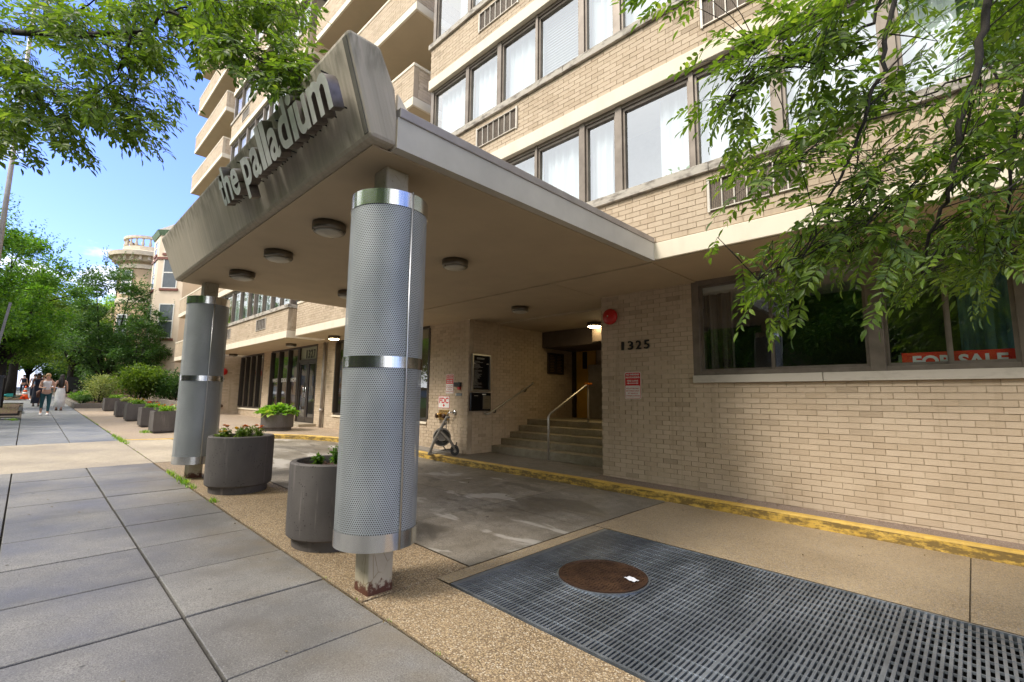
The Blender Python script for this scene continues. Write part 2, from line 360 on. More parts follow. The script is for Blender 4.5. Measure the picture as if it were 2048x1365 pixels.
sz = t.n.new('ShaderNodeNewGeometry'); sn = t.n.new('ShaderNodeSeparateXYZ'); t.l.new(sz.outputs['Normal'], sn.inputs[0])
side = t.rng(sn.outputs['Z'], .8, .3)
wear = t.math('MULTIPLY', t.rng(t.math('ADD', w1, t.math('MULTIPLY', w2, .35)), .58, .72), t.math('ADD', t.math('MULTIPLY', side, .72), .18))
c = t.mix(wear, c, (.15, .10, .035)); t.bump(w2, .4, .006)
M['yellow'] = t.fin(c, .6)
t = NT('planter_concrete'); p = t.pos()
pit = t.rng(t.voro(t.map(p, (1, 1, 1)), 30), .20, .14); pm = t.math('MULTIPLY', pit, t.rng(t.noise(p, 5, 3), .46, .52))
c = t.mix(t.rng(t.noise(t.map(p, (1, 1, .6)), 3, 6), .35, .7), (.082, .074, .072), (.125, .113, .108))
c = t.mix(t.math('MULTIPLY', t.rng(t.noise(t.map(p, (12, 12, 1)), 2, 5), .6, .75), .5), c, (.25, .22, .21)); c = t.mix(pm, c, (.03, .025, .022))
t.bump(t.math('SUBTRACT', t.noise(p, 50, 5, .7), pm), .35, .008)
M['planter'] = t.fin(c, .75)
M['mulch'] = plain('mulch', (.085, .045, .028), .95, var=.6, scale=60, bump=1)
M['steel_grate'] = None
t = NT('galvanised_grating'); p = t.pos()
c = t.mix(t.rng(t.noise(t.map(p, (1.5, .5, 1)), 2.6, 6, .65), .42, .66), (.22, .25, .29), (.42, .47, .54))
M['steel_grate'] = t.fin(c, .42, .75)
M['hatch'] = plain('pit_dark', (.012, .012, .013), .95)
t = NT('rusted_iron'); p = t.pos(); M['iron'] = t.fin(t.mix(t.rng(t.noise(p, 9, 6, .7), .4, .7), (.05, .026, .018), (.11, .06, .035)), .55, .5)
M['white'] = plain('white_paint', (.78, .77, .74), .5, var=.04)
M['paper'] = plain('paper', (.62, .64, .72), .8, var=.05)
M['red'] = plain('red_paint', (.50, .018, .015), .32, var=.08)
M['signred'] = plain('sign_red', (.62, .03, .035), .45, var=.05)
M['black'] = plain('black_metal', (.02, .02, .02), .4, .2)
M['boardblack'] = plain('board_black', (.008, .008, .01), .15)
M['grey'] = plain('grey_text', (.45, .45, .44), .6)
M['brass'] = plain('old_brass', (.42, .27, .10), .4, .8, var=.2, scale=20)
M['chrome'] = plain('chrome', (.7, .7, .7), .15, 1)
M['hose'] = plain('hose_rubber', (.10, .095, .085), .45)
M['reel'] = plain('reel_plastic', (.34, .31, .27), .5)
M['fixture'] = plain('light_fixture_metal', (.17, .15, .12), .35, .7)
M['diffuser'] = plain('light_diffuser', (.48, .46, .40), .35)
def emit(name, col, s):
    t = NT(name); t.fin((.8, .8, .8), .5); t.b.inputs['Emission Color'].default_value = (*col, 1); t.b.inputs['Emission Strength'].default_value = s; return t.mat
M['lit'] = emit('lit_lamp', (1, .76, .38), 26)
M['shoproom'] = plain('shop_room', (.34, .29, .21), .9); M['salered'] = plain('sale_board_red', (.80, .035, .025), .4); M['salewhite'] = plain('sale_board_white', (.92, .92, .90), .4); M['orangewall'] = plain('ochre_panel', (.62, .36, .06), .55, var=.08)
M['stucco'] = plain('cream_stucco', (.80, .66, .52), .85, var=.05, scale=1.5, bump=.2)
M['stucco2'] = plain('tan_stucco', (.55, .40, .24), .85, var=.05, scale=1.5)
M['brownsill'] = plain('brown_trim', (.20, .07, .05), .6)
M['copper'] = plain('green_copper', (.16, .24, .15), .6, var=.3)
M['slate'] = plain('grey_shingle', (.30, .28, .25), .85, var=.25, scale=12)
M['tanstone'] = plain('limestone', (.60, .52, .40), .8, var=.12, scale=3)
M['tanbrick'] = m_brick('tan_brick', ((.38, .27, .16), (.48, .36, .22)))
t = NT('bark'); p = t.pos(); w = t.noise(t.map(p, (6, 6, 1.2)), 4, 6, .7)
c = t.mix(t.rng(w, .35, .7), (.010, .008, .007), (.035, .028, .022)); t.bump(w, .9, .02); M['bark'] = t.fin(c, .9)
def leafmat(name, stops, trans=.45, rough=.42):
    t = NT(name); ge = t.n.new('ShaderNodeNewGeometry'); oi = t.n.new('ShaderNodeObjectInfo')
    r = t.math('FRACT', t.math('ADD', oi.outputs['Random'], ge.outputs['Random Per Island']))
    c = t.ramp(r, stops); t.fin(c, rough, spec=.35)
    tl = t.n.new('ShaderNodeBsdfTranslucent'); t.l.new(t.mix(1, c, (1.75, 1.8, .6), 'MULTIPLY'), tl.inputs[0])
    mx = t.n.new('ShaderNodeMixShader'); mx.inputs[0].default_value = trans; t.l.new(t.b.outputs[0], mx.inputs[1]); t.l.new(tl.outputs[0], mx.inputs[2]); t.l.new(mx.outputs[0], t.out.inputs[0])
    return t.mat
M['leaf'] = leafmat('leaf_green', [(0, (.06, .11, .018)), (.5, (.105, .18, .03)), (.85, (.165, .25, .045)), (1, (.24, .32, .06))])
M['leaf2'] = leafmat('leaf_bright', [(0, (.045, .12, .018)), (.5, (.09, .20, .028)), (1, (.18, .33, .045))])
M['leafdark'] = leafmat('leaf_dark', [(0, (.032, .08, .022)), (.6, (.06, .135, .034)), (1, (.11, .21, .05))], .3)
M['leafpale'] = leafmat('leaf_variegated', [(0, (.16, .22, .07)), (.5, (.33, .38, .16)), (1, (.52, .52, .28))], .3)
M['lime'] = leafmat('leaf_lime', [(0, (.10, .24, .02)), (.6, (.20, .38, .04)), (1, (.42, .52, .12))], .35)
M['fl_orange'] = plain('petal_orange', (.85, .25, .02), .6); M['fl_yellow'] = plain('petal_yellow', (.85, .6, .03), .6); M['fl_red'] = plain('petal_red', (.7, .05, .08), .6)
# ------------------------------------------------------------ ground
def sheet(x0, x1, y0, y1, dz=0, step=1.5, mb=None, holes=(), fn=None):
    mb = mb or MB(); fn = fn or (lambda x, y: G(x, y)+dz)
    xs = sorted(set([x0, x1]+[x0+(x1-x0)*i/max(1, math.ceil((x1-x0)/step)) for i in range(1, max(1, math.ceil((x1-x0)/step)))]+[h[i] for h in holes for i in (0, 1) if x0 < h[i] < x1]))
    ys = sorted(set([y0, y1]+[y0+(y1-y0)*i/max(1, math.ceil((y1-y0)/step)) for i in range(1, max(1, math.ceil((y1-y0)/step)))]+[h[i] for h in holes for i in (2, 3) if y0 < h[i] < y1]))
    idx = {}
    def vi(i, j):
        if (i, j) not in idx:
            idx[(i, j)] = len(mb.v); mb.v.append((xs[i], ys[j], fn(xs[i], ys[j])))
        return idx[(i, j)]
    for i in range(len(xs)-1):
        for j in range(len(ys)-1):
            cx, cy = (xs[i]+xs[i+1])/2, (ys[j]+ys[j+1])/2
            if any(h[0] < cx < h[1] and h[2] < cy < h[3] for h in holes): continue
            mb.f.append((vi(i, j), vi(i+1, j), vi(i+1, j+1), vi(i, j+1))); mb.m.append(mb.mi)
    return mb
def struct(name, mb, mat, parent=None, **k):
    return mb.build(name, mat, parent, kind=None if parent else 'structure', **k)
GX0, GX1, GY0, GY1 = -2.89, 1.9, 2.34, 4.40
base = MB()
sheet(-110, 14, -2.9, 30, -.06, 2.5, base, holes=[(GX0, GX1, GY0, GY1)])
struct('ground', base, M['earth'])
far = MB(); far.box(-1200, -110, -600, 600, 1.5, 2.2); far.box(14.001, 700, -600, 600, -1.4, -.5); far.box(-109.99, 14, 30.01, 600, -.8, -.3)
struct('far_ground', far, M['asphalt'])
rd = MB(); sheet(-110, 14, -600, -2.9, -.14, 40, rd, fn=lambda x, y: G(x, -2.9)-.15+0.0005*y)
struct('road', rd, M['asphalt'])
# sidewalk slabs, each one a piece
def slab(parent, x0, x1, y0, y1, mat, name='slab', gap=.006, tilt=.003, th=.05, bev=.004):
    g = gap; dz = random.uniform(-tilt, tilt)
    mb = MB(); a, b, c, d = (x0+g, y0+g), (x1-g, y0+g), (x1-g, y1-g), (x0+g, y1-g)
    nx = max(1, math.ceil((x1-x0)/1.6)); top = []
    z = lambda p: G(*p)+dz
    mb.hexa([(*a, z(a)-th), (*b, z(b)-th), (*c, z(c)-th), (*d, z(d)-th), (*a, z(a)), (*b, z(b)), (*c, z(c)), (*d, z(d))])
    return mb.build(name, mat, parent, bevel=bev)
sw = thing('sidewalk', '', ''); del sw['label']; del sw['category']; sw['kind'] = 'structure'
JX = [3.3, 2.45, 1.6, .74, -.13, -1.0, -1.87, -2.73, -3.6, -4.46, -5.30, -6.17, -6.98, -7.82, -8.7, -9.6, -10.55]
for xa, xb in zip(JX[1:], JX): 
    for ya, yb in ((-.03, .815), (.815, 1.70)): slab(sw, xa, xb, ya, yb, M['slabrough'] if (xa > -2.0 and ya > .5) or xa > -1.1 else M['slab'], gap=.008, bev=.007)
for xa, xb in zip(JX[2::2], JX[::2]): slab(sw, xa, xb, -.95, -.03, M['slab'])
sheetmb = sheet(-10.55, 3.3, -2.85, -.96, 0, 2); sheetmb.build('kerbside_strip', M['slab'], sw)
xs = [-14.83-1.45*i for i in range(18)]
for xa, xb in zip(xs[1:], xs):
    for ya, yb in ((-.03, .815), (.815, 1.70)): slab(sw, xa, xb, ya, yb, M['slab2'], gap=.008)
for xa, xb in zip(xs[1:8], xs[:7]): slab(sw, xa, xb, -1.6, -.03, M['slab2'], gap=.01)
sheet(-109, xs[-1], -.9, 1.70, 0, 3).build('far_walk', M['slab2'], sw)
ap = MB(); sheet(-14.83, -10.55, -2.85, 1.70, -.002, 1.2, ap)
struct('apron', ap, M['apron'])
kb = MB()
for i in range(40):
    x = -109+i*3.1
    kb.hexa([(x, -2.9, G(x, -2.9)-.15), (x+3.09, -2.9, G(x+3.1, -2.9)-.15), (x+3.09, -2.84, G(x+3.1, -2.9)-.15), (x, -2.84, G(x, -2.9)-.15), (x, -2.9, G(x, -2.9)), (x+3.09, -2.9, G(x+3.1, -2.9)), (x+3.09, -2.84, G(x+3.1, -2.9)), (x, -2.84, G(x, -2.9))])
struct('street_kerb', kb, M['stonekerb'])
# pebble strip by the columns
st = thing('pebble_strip', '', ''); del st['label']; del st['category']; st['kind'] = 'structure'
for xa, xb in ((-10.5, -8.35), (-8.35, -5.75), (-5.75, -3.06)): slab(st, xa, xb, 1.715, 2.66, M['agg'], 'panel', .005, .0015)
slab(st, -3.05, -.13, 1.715, 2.325, M['agg'], 'panel', .005, .001); slab(st, -.13, 2.8, 1.715, 2.325, M['agg'], 'panel', .005, .001)
# driveway panels
dr = thing('driveway', '', ''); del dr['label']; del dr['category']; dr['kind'] = 'structure'
def grid_panel(x0, x1, y0, y1, mat, name='panel', dz=0):
    mb = sheet(x0+.003, x1-.003, y0+.003, y1-.003, dz, 1.0); 
    return mb.build(name, mat, dr)
jf = sheet(-14.8, 8, 1.71, 6.3, -.012, 1.5, None, holes=[(GX0-.01, GX1+.01, GY0-.01, GY1+.01)]); jf.build('joint_filler', plain('joint_dirt', (.13, .10, .065), .95, var=.4, scale=30), dr)
DX = [-3.06, -4.45, -6.6, -9.0, -11.5, -14.8]
for xa, xb in zip(DX[1:], DX):
    for ya, yb in ((2.67, 4.3), (4.3, 6.2)): grid_panel(xa, xb, ya, yb, M['drive'])
grid_panel(-14.8, -10.52, 1.71, 2.66, M['apron'])
grid_panel(-3.05, GX0-.01, 2.33, 4.41, M['sandy']); grid_panel(-3.05, -.128, 4.42, 6.3, M['sandy']); grid_panel(-.124, 3.2, 4.42, 6.4, M['sandy']); grid_panel(3.2, 8, 4.42, 6.4, M['sandy'])
# raised entry walk and plaza
KERB = [(8, 6.30), (4, 6.27), (.2, 6.20), (-3.07, 6.13), (-4.5, 6.08), (-6.2, 6.05), (-8.3, 6.02), (-10.2, 5.98), (-11.3, 5.88), (-12.1, 5.60), (-12.85, 5.15), (-13.45, 4.55), (-13.95, 3.8), (-14.35, 3.0), (-14.7, 2.2), (-14.83, 1.72)]
def resamp(pts, step):
    out_ = [Vector(pts[0])]
    for a, b in zip(pts, pts[1:]):
        a, b = Vector(a), Vector(b); n = max(1, int((b-a).length/step))
        for i in range(1, n+1): out_.append(a.lerp(b, i/n))
    return out_
kp = resamp(KERB, .5)
def kh(p): return .012+.108*sst((p[1]-2.6)/2.2)
def kerb_piece(pts, name, mat, parent, w=.105, lift=.0):
    mb = MB(); n = len(pts); ring = []
    for i, p in enumerate(pts):
        t_ = (pts[min(i+1, n-1)]-pts[max(i-1, 0)]).normalized(); nr = Vector((t_.y, -t_.x))   # points to the building side
        if nr.y < 0 and t_.x < -.3: nr = -nr
        if t_.x >= -.3: nr = Vector((-abs(nr.x), nr.y if nr.x < 0 else -nr.y))
        q = p+nr*w; g = G(p.x, p.y); hh = kh(p)
        ring.append([(p.x, p.y, g-.05), (p.x+.01*nr.x, p.y+.01*nr.y, g+hh-.02), (p.x+nr.x*.03, p.y+nr.y*.03, g+hh), (q.x, q.y, g+hh), (q.x, q.y, g-.05)])
    for a, b in zip(ring, ring[1:]):
        for k in range(4): mb.quad(a[k], b[k], b[k+1], a[k+1])
    mb.poly(ring[0]); mb.poly(ring[-1][::-1])
    return mb.build(name, mat, parent)
kt = thing('yellow_kerb', '', ''); del kt['label']; del kt['category']; kt['kind'] = 'structure'
cuts = []; seg = [kp[0]]; acc = 0
for a, b in zip(kp, kp[1:]):
    seg.append(b); acc += (b-a).length
    if acc > 2.4: kerb_piece(seg, 'kerb_stone', M['yellow'], kt); seg = [b.lerp(a, .012)] ; acc = 0
if len(seg) > 1: kerb_piece(seg, 'kerb_stone', M['yellow'], kt)
# walk surface behind kerb
def kerb_in(p, w=.15): return p
def ky(x):      # kerb line Y at X (upper branch)
    return interp(x, sorted([(k[0], k[1]) for k in KERB[:10]]))
wk = MB()
def walkcell(mb, x0, x1, y1=6.61, n=8):
    for i in range(n):
        a = x0+(x1-x0)*i/n; b = x0+(x1-x0)*(i+1)/n
        ya, yb = ky(a)+.105, ky(b)+.105
        mb.quad((a, ya, G(a, ya)+.119), (b, yb, G(b, yb)+.119), (b, y1, G(b, y1)+.119), (a, y1, G(a, y1)+.119))
walkcell(wk, -4.36, -2.2); walkcell(wk, -2.19, 1.5); walkcell(wk, 1.51, 8); struct('brick_side_walk', wk, M['walkagg'])
we = MB(); walkcell(we, -10.6, -4.37)
for i in range(5):
    a = -7.73+(3.37)*i/5; b = a+3.37/5
    we.quad((a, 6.61, G(a, 6.61)+.119), (b, 6.61, G(b, 6.61)+.119), (b, 7.6, G(b, 6.61)+.119), (a, 7.6, G(a, 6.61)+.119))
struct('entry_walk', we, M['walk'])
# plaza left of the kerb curve
pz = MB(); kk = [p for p in kp if p.x < -10.6]
def pzz(x, y): return G(x, y)+.119*sst((y-2.6)/2.2)
ys_ = [1.715, 2.2, 2.7, 3.2, 3.8, 4.4, 5.0, 5.6, 6.2, 6.62]
def kx(y):
    c = [(p.y, p.x) for p in kk]; c.sort(); return interp(y, c) if y <= 5.98 else -10.6
for ya, yb in zip(ys_, ys_[1:]):
    xa, xb = kx(ya)-.10, kx(yb)-.10
    N = 14
    for i in range(N):
        a0 = xa+(-31.8-xa)*i/N; a1 = xa+(-31.8-xa)*(i+1)/N; b0 = xb+(-31.8-xb)*i/N; b1 = xb+(-31.8-xb)*(i+1)/N
        pz.quad((a1, ya, pzz(a1, ya)), (a0, ya, pzz(a0, ya)), (b0, yb, pzz(b0, yb)), (b1, yb, pzz(b1, yb)))
struct('plaza', pz, M['plaza'])

# ------------------------------------------------------------ the apartment building
YW, YB = 6.60, 5.30
F0, FH = 3.17, 2.315
bld = thing('apartment_building', 'tan brick apartment block with white concrete bands, window bays and balconies above the entrance', 'building', (-6, 6.6, 0))
walls = MB(); bricks = MB(); bands = MB(); soff = MB()
ind = []           # candidate bricks to be kept as single pieces: (distance, axis, u, w, z)
BL, BHt, BU, BV = .1985, .0605, .2065, .068
def brickwall(axis, pos, u0, u1, z0, z1, holes=(), single=False):
    """axis 'y': wall plane Y=pos facing -Y, u = X.  axis 'x': plane X=pos facing +X, u = Y."""
    e = .007
    if axis == 'y': walls.box(u0, u1, pos, pos+.12, z0, z1)
    else: walls.box(pos-.12, pos, u0, u1, z0, z1)
    rz = math.floor(z0/BV)
    r = rz
    while r*BV < z1:
        za, zb = max(z0, r*BV), min(z1, r*BV+BHt)
        if zb-za > .02:
            off = (r % 2)*BU/2; k = math.floor((u0-off)/BU)
            while k*BU+off < u1:
                ua, ub = max(u0, k*BU+off), min(u1, k*BU+off+BL); k += 1
                if ub-ua < .02: continue
                segs = [(ua, ub)]
                for h in holes:
                    if h[2] < zb-.01 and h[3] > za+.01:
                        ns = []
                        for a, b in segs:
                            if h[1] <= a or h[0] >= b: ns.append((a, b)); continue
                            if h[0]-a > .02: ns.append((a, h[0]))
                            if b-h[1] > .02: ns.append((h[1], b))
                        segs = ns
                for a, b in segs:
                    pr = e+random.uniform(-.0018, .0018)
                    full = abs(b-a-BL) < 1e-4 and abs(zb-za-BHt) < 1e-4
                    if single and full: ind.append((math.hypot((a if axis == 'y' else pos), (pos if axis == 'y' else a)), axis, (a+b)/2, pos, (za+zb)/2, pr)); continue
                    n = len(bricks.v)
                    if axis == 'y':
                        P = [(a, pos, za), (b, pos, za), (b, pos, zb), (a, pos, zb), (a, pos-pr, za), (b, pos-pr, za), (b, pos-pr, zb), (a, pos-pr, zb)]
                    else:
                        P = [(pos, a, za), (pos, b, za), (pos, b, zb), (pos, a, zb), (pos+pr, a, za), (pos+pr, b, za), (pos+pr, b, zb), (pos+pr, a, zb)]
                    bricks.v += P
                    for q in ((4, 5, 6, 7), (0, 1, 5, 4), (1, 2, 6, 5), (2, 3, 7, 6), (3, 0, 4, 7)): bricks.f.append(tuple(n+i for i in q)); bricks.m.append(0)
        r += 1
# ground floor right: window X -2.82..0.42
WX0, WX1, WZ0, WZ1 = -2.82, .44, 1.80, 3.15
brickwall('y', YW, -4.36, WX0, -.1, F0, single=True)
brickwall('y', YW, WX0, 1.2, -.1, 1.695, single=True)
brickwall('y', YW, 1.2, 6.5, -.1, 1.695)
brickwall('y', YW, WX1, 1.0, 1.80, F0)
brickwall('y', YW, 3.9, 6.5, 1.80, F0)
# entrance recess side wall (faces +X), its street face, the back wall
brickwall('y', YW, -9.17, -7.73, .05, F0, single=True)
brickwall('x', -7.73, YW+.121, 10.35, .05, 3.30)
brickwall('y', 10.35, -7.70, -4.2, .5, 3.30, holes=[(-7.7, -6.98, .5, 2.9)])
walls.box(-4.36, -4.24, YW+.121, 10.47, .05, 3.30)
# ground-floor wing to the left
brickwall('y', YW, -14.05, -9.171, .1, .83)
brickwall('y', YW, -14.62, -14.05, .1, F0)
brickwall('y', YW, -15.38, -14.92, .2, F0)
walls.box(-14.92, -14.62, YW+.02, YW+.12, .2, F0)
brickwall('y', YW, -20.45, -19.60, .3, F0)
brickwall('y', YW, -23.3, -20.45, .3, .84); brickwall('y', YW, -19.6, -16.95, .3, .84)
brickwall('x', -23.42, 5.3, YW+.1, .3, F0)
brickwall('y', 5.32, -24.4, -23.43, .3, F0); brickwall('y', YW+.3, -31, -24.4, .3, F0)
# backing and interior volumes
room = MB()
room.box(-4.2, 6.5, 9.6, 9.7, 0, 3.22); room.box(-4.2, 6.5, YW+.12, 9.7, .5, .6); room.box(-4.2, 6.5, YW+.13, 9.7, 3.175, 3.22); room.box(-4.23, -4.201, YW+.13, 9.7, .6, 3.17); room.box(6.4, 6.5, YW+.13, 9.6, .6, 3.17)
NFL = 9
VENTS = {'A': [(-6.10, -5.13), (-2.0, -1.07), (2.1, 3.0)], 'B': [(-17.35, -16.5), (-21.2, -20.35)]}
MULL = {'A': [(-7.62, .09), (-6.50, .09), (-5.62, .10), (-4.73, .045), (-3.83, .09), (-3.22, .10), (-2.20, .055), (-1.27, .08), (-.32, .10), (.62, .055), (1.55, .09), (2.5, .05), (3.5, .1), (4.6, .06)],
        'B': [(-22.75, .1), (-21.7, .05), (-20.6, .1), (-19.6, .05), (-18.65, .1), (-18.0, .1), (-17.1, .05), (-16.3, .1), (-15.5, .05), (-14.66, .1)]}
pane_jobs = []
for bay, x0, x1 in (('A', -7.65, 5.2), ('B', -22.8, -14.6)):
    for k in range(NFL if bay == 'B' else 5):
        f = F0+FH*k
        vh = [(a-.045, b+.045, f+.42, f+.83) for a, b in VENTS[bay]]
        # band
        bands.box(x0-.03, x1+.03, YB-.03, YW+1.5, f, f+.215)
        brickwall('y', YB, x0, x1, f+.215, f+.92, holes=vh)
        if bay == 'B': brickwall('x', x1, YB+.121, YW, f+.215, f+.92)
        # windows stand at YB+.1
        pane_jobs.append((bay, k, f+1.03, f+FH, x0, x1))
        if k > 0: pass
for k in range(8):
    f = F0+FH*k
    for x0, x1 in ((-13.95, -8.3), (-30.1, -24.15)):
        bands.box(x0, x1, YB, YW+.3, f, f+.20)
        brickwall('y', YB+.01, x0, x1, f+.20, f+.93)
        brickwall('x', x1-.01, YB+.14, YW, f+.20, f+.93)
        walls.box(x0, x0+.1, YB+.2, YW, f+.2, f+.93)
        bands.box(x0-.015, x1+.015, YB-.01, YB+.16, f+.93, f+1.0); bands.box(x1-.14, x1+.015, YB+.161, YW, f+.93, f+1.0)
# recessed walls behind the balconies
for x0, x1, nf in ((-14.6, -7.66, 8), (-31.0, -22.8, 8)):
    for k in range(nf):
        f = F0+FH*k
        bands.box(x0, x1, YW+.28, YW+.9, f+.001, f+.199)
        m = (x0+x1)/2
        brickwall('y', YW+.3, m+2.4, x1, f+.2, f+FH); brickwall('y', YW+.3, x0, m-2.4, f+.2, f+FH)
walls.box(-31.0, -30.9, YW+.3, 18, .3, F0+9*FH)
wo = walls.build('wall', M['mortar'], bld); wo['kind'] = 'stuff'
ind.sort(key=lambda a: a[0]); single = ind[:290]; rest = ind[290:]
for d_, axis, u, pos, z, pr in rest:
    n = len(bricks.v); a, b, za, zb = u-BL/2, u+BL/2, z-BHt/2, z+BHt/2
    bricks.v += [(a, pos, za), (b, pos, za), (b, pos, zb), (a, pos, zb), (a, pos-pr, za), (b, pos-pr, za), (b, pos-pr, zb), (a, pos-pr, zb)]
    for q in ((4, 5, 6, 7), (0, 1, 5, 4), (1, 2, 6, 5), (2, 3, 7, 6), (3, 0, 4, 7)): bricks.f.append(tuple(n+i for i in q)); bricks.m.append(0)
bricks.build('brickwork', M['brick'], bld, kind='stuff')
one = MB(); one.v = [(-BL/2, .007, -BHt/2), (BL/2, .007, -BHt/2), (BL/2, .007, BHt/2), (-BL/2, .007, BHt/2), (-BL/2, 0, -BHt/2), (BL/2, 0, -BHt/2), (BL/2, 0, BHt/2), (-BL/2, 0, BHt/2)]
one.f = [(4, 5, 6, 7), (0, 1, 5, 4), (1, 2, 6, 5), (2, 3, 7, 6), (3, 0, 4, 7)]; one.m = [0]*5
bme = one.mesh('brick', M['brick'])
for d_, axis, u, pos, z, pr in single:
    link('brick', bme, bld, loc=(u-bld['_w'][0], pos-pr-bld['_w'][1], z-bld['_w'][2]))
bands.build('concrete_band', M['band'], bld, bevel=.008)
# soffits
so = MB()
so.box(-7.64, 5.2, YB+.0, YW-.001, F0-.012, F0-.001); so.box(-22.79, -14.61, YB, YW+.0, F0-.012, F0-.001); so.box(-13.94, -8.31, YB+.01, YW+.25, F0-.012, F0-.001); so.box(-14.6, -13.95, YW-.4, YW+.3, F0-.012, F0)
so.box(-31, -24.2, YB+.01, YW+.3, F0-.012, F0-.001)
for k in range(1, 8):
    for x0, x1 in ((-13.9, -8.35), (-30.05, -24.2)): so.box(x0, x1, YB+.05, YW+.25, F0+FH*k-.006, F0+FH*k-.001)
so.build('soffit', M['soffit2'], bld)
ri = MB(); ri.box(-7.72, -4.361, YW+.0, 7.38, F0-.013, F0+.1); ri.box(-7.719, -4.362, 7.38, 10.34, 3.12, 3.26); ri.build('recess_ceiling', M['soffit'], bld)
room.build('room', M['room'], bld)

# sills
def sill_run(x0, x1, y, z0, z1, mat, step=1.5, depth=.2, pr=.05):
    x = x0
    while x < x1-.05:
        L = min(step*random.uniform(.85, 1.15), x1-x)
        if x1-x-L < .4: L = x1-x
        mb = MB(); mb.box(x+.003, x+L-.003, y-pr, y+depth, z0, z1); mb.build('sill', mat, bld, bevel=.004); x += L
sill_run(WX0, 1.0, YW, 1.697, 1.80, M['sill2'], 1.55)
for k in range(4): sill_run(-7.70, 5.2, YB, F0+FH*k+.92, F0+FH*k+1.03, M['sill'], 1.9)
sf = MB()
for k in range(9): sf.box(-22.85, -14.56, YB-.05, YB+.2, F0+FH*k+.92, F0+FH*k+1.03); sf.box(-14.7, -14.55, YB+.201, YW, F0+FH*k+.92, F0+FH*k+1.03)
sf.build('sill', M['sill'], bld)

# windows of the bays: frame + panes + curtain
def window_unit(x0, x1, z0, z1, y, cur, fw=.035, name='window', par=None, fr='frame', gl='glass', offs=0):
    par = par or bld
    mb = MB()
    mb.box(x0, x0+fw, y, y+.07, z0, z1); mb.box(x1-fw, x1, y, y+.07, z0, z1); mb.box(x0+fw, x1-fw, y, y+.07, z0, z0+fw); mb.box(x0+fw, x1-fw, y, y+.07, z1-fw*1.3, z1)
    w = mb.build(name, M[fr], par, bevel=.003)
    g = MB(); g.quad((x0+fw, y+.035, z0+fw), (x1-fw, y+.035, z0+fw), (x1-fw, y+.035, z1-fw*1.3), (x0+fw, y+.035, z1-fw*1.3)); g.build('pane', M[gl], w)
    if cur:
        kind_ = random.random(); c = MB(); full_ = x1; cx0 = x0
        if kind_ < .18: cx0 = x0+(x1-x0)*random.uniform(.25, .6)
        elif kind_ < .30: x1 = x0+(x1-x0)*random.uniform(.45, .8)
        x0 = cx0
        if kind_ > .92:
            nb_ = int((z1-z0)/.05)
            for q_ in range(nb_): c.quad((x0, y+.13, z0+q_*.05), (x1, y+.13, z0+q_*.05), (x1, y+.16, z0+q_*.05+.044), (x0, y+.16, z0+q_*.05+.044))
            c.build('blind', M['blind'], w); return w
        c = MB(); n = max(6, int((x1-x0)/.03)); ph = random.uniform(0, 6); pts = []
        for i in range(n+1):
            xx = x0+(x1-x0)*i/n; yy = y+.17+.022*math.sin(ph+xx*38+1.2*math.sin(xx*7))
            pts.append((xx, yy))
        for a, b in zip(pts, pts[1:]): c.quad((a[0], a[1], z0), (b[0], b[1], z0), (b[0], b[1], z1), (a[0], a[1], z1))
        c.build('curtain', M['curtain'], w)
    return w
for bay, k, z0, z1, x0, x1 in pane_jobs:
    ml = MULL[bay]
    if bay == 'A' and k > 3: continue
    mm = MB()
    for xm, wd in ml: mm.box(xm-wd/2, xm+wd/2, YB+.04, YB+.16, z0, z1)
    mm.box(x0+.02, x1, YB+.05, YB+.15, z1-.06, z1-.001)
    mm.build('mullion', M['frame'], bld)
    for (a, wa), (b, wb) in zip(ml, ml[1:]):
        if bay == 'A' and k == 0 and b < -7: continue
        window_unit(a+wa/2, b-wb/2, z0, z1-.06, YB+.07, True)
    bk = MB(); bk.box(x0+.1, x1-.1, YB+.9, YB+1.0, z0-.1, z1); bk.build('room', M['uproom'], bld)
    if bay == 'B':
        mb = MB(); mb.box(x1-.1, x1-.02, YB+.16, YB+.22, z0, z1); mb.box(x1-.1, x1-.02, YB+.22, YW-.3, z1-.06, z1); mb.box(x1-.1, x1-.02, YW-.3, YW-.2, z0, z1); w = mb.build('side_window', M['frame'], bld)
        g = MB(); g.quad((x1-.06, YB+.22, z0), (x1-.06, YW-.3, z0), (x1-.06, YW-.3, z1), (x1-.06, YB+.22, z1)); g.build('pane', M['glass'], w)
# balcony doors
for x0, x1 in ((-14.6, -7.66), (-31.0, -22.8)):
    m = (x0+x1)/2
    for k in range(8):
        f = F0+FH*k+.2; e = 2.4
        mb = MB()
        for i in range(7): mb.box(m-e+i*.8-.04, m-e+i*.8+.04, YW+.32, YW+.42, f, f+FH-.2)
        w = mb.build('balcony_door', M['darkframe'], bld)
        g = MB(); g.quad((m-e, YW+.37, f), (m+e, YW+.37, f), (m+e, YW+.37, f+FH-.21), (m-e, YW+.37, f+FH-.21)); g.build('pane', M['glass2'], w)
        b = MB(); b.box(m-e, m+e, YW+.8, YW+.9, f, f+FH-.21); b.build('backing', M['dark'], w)
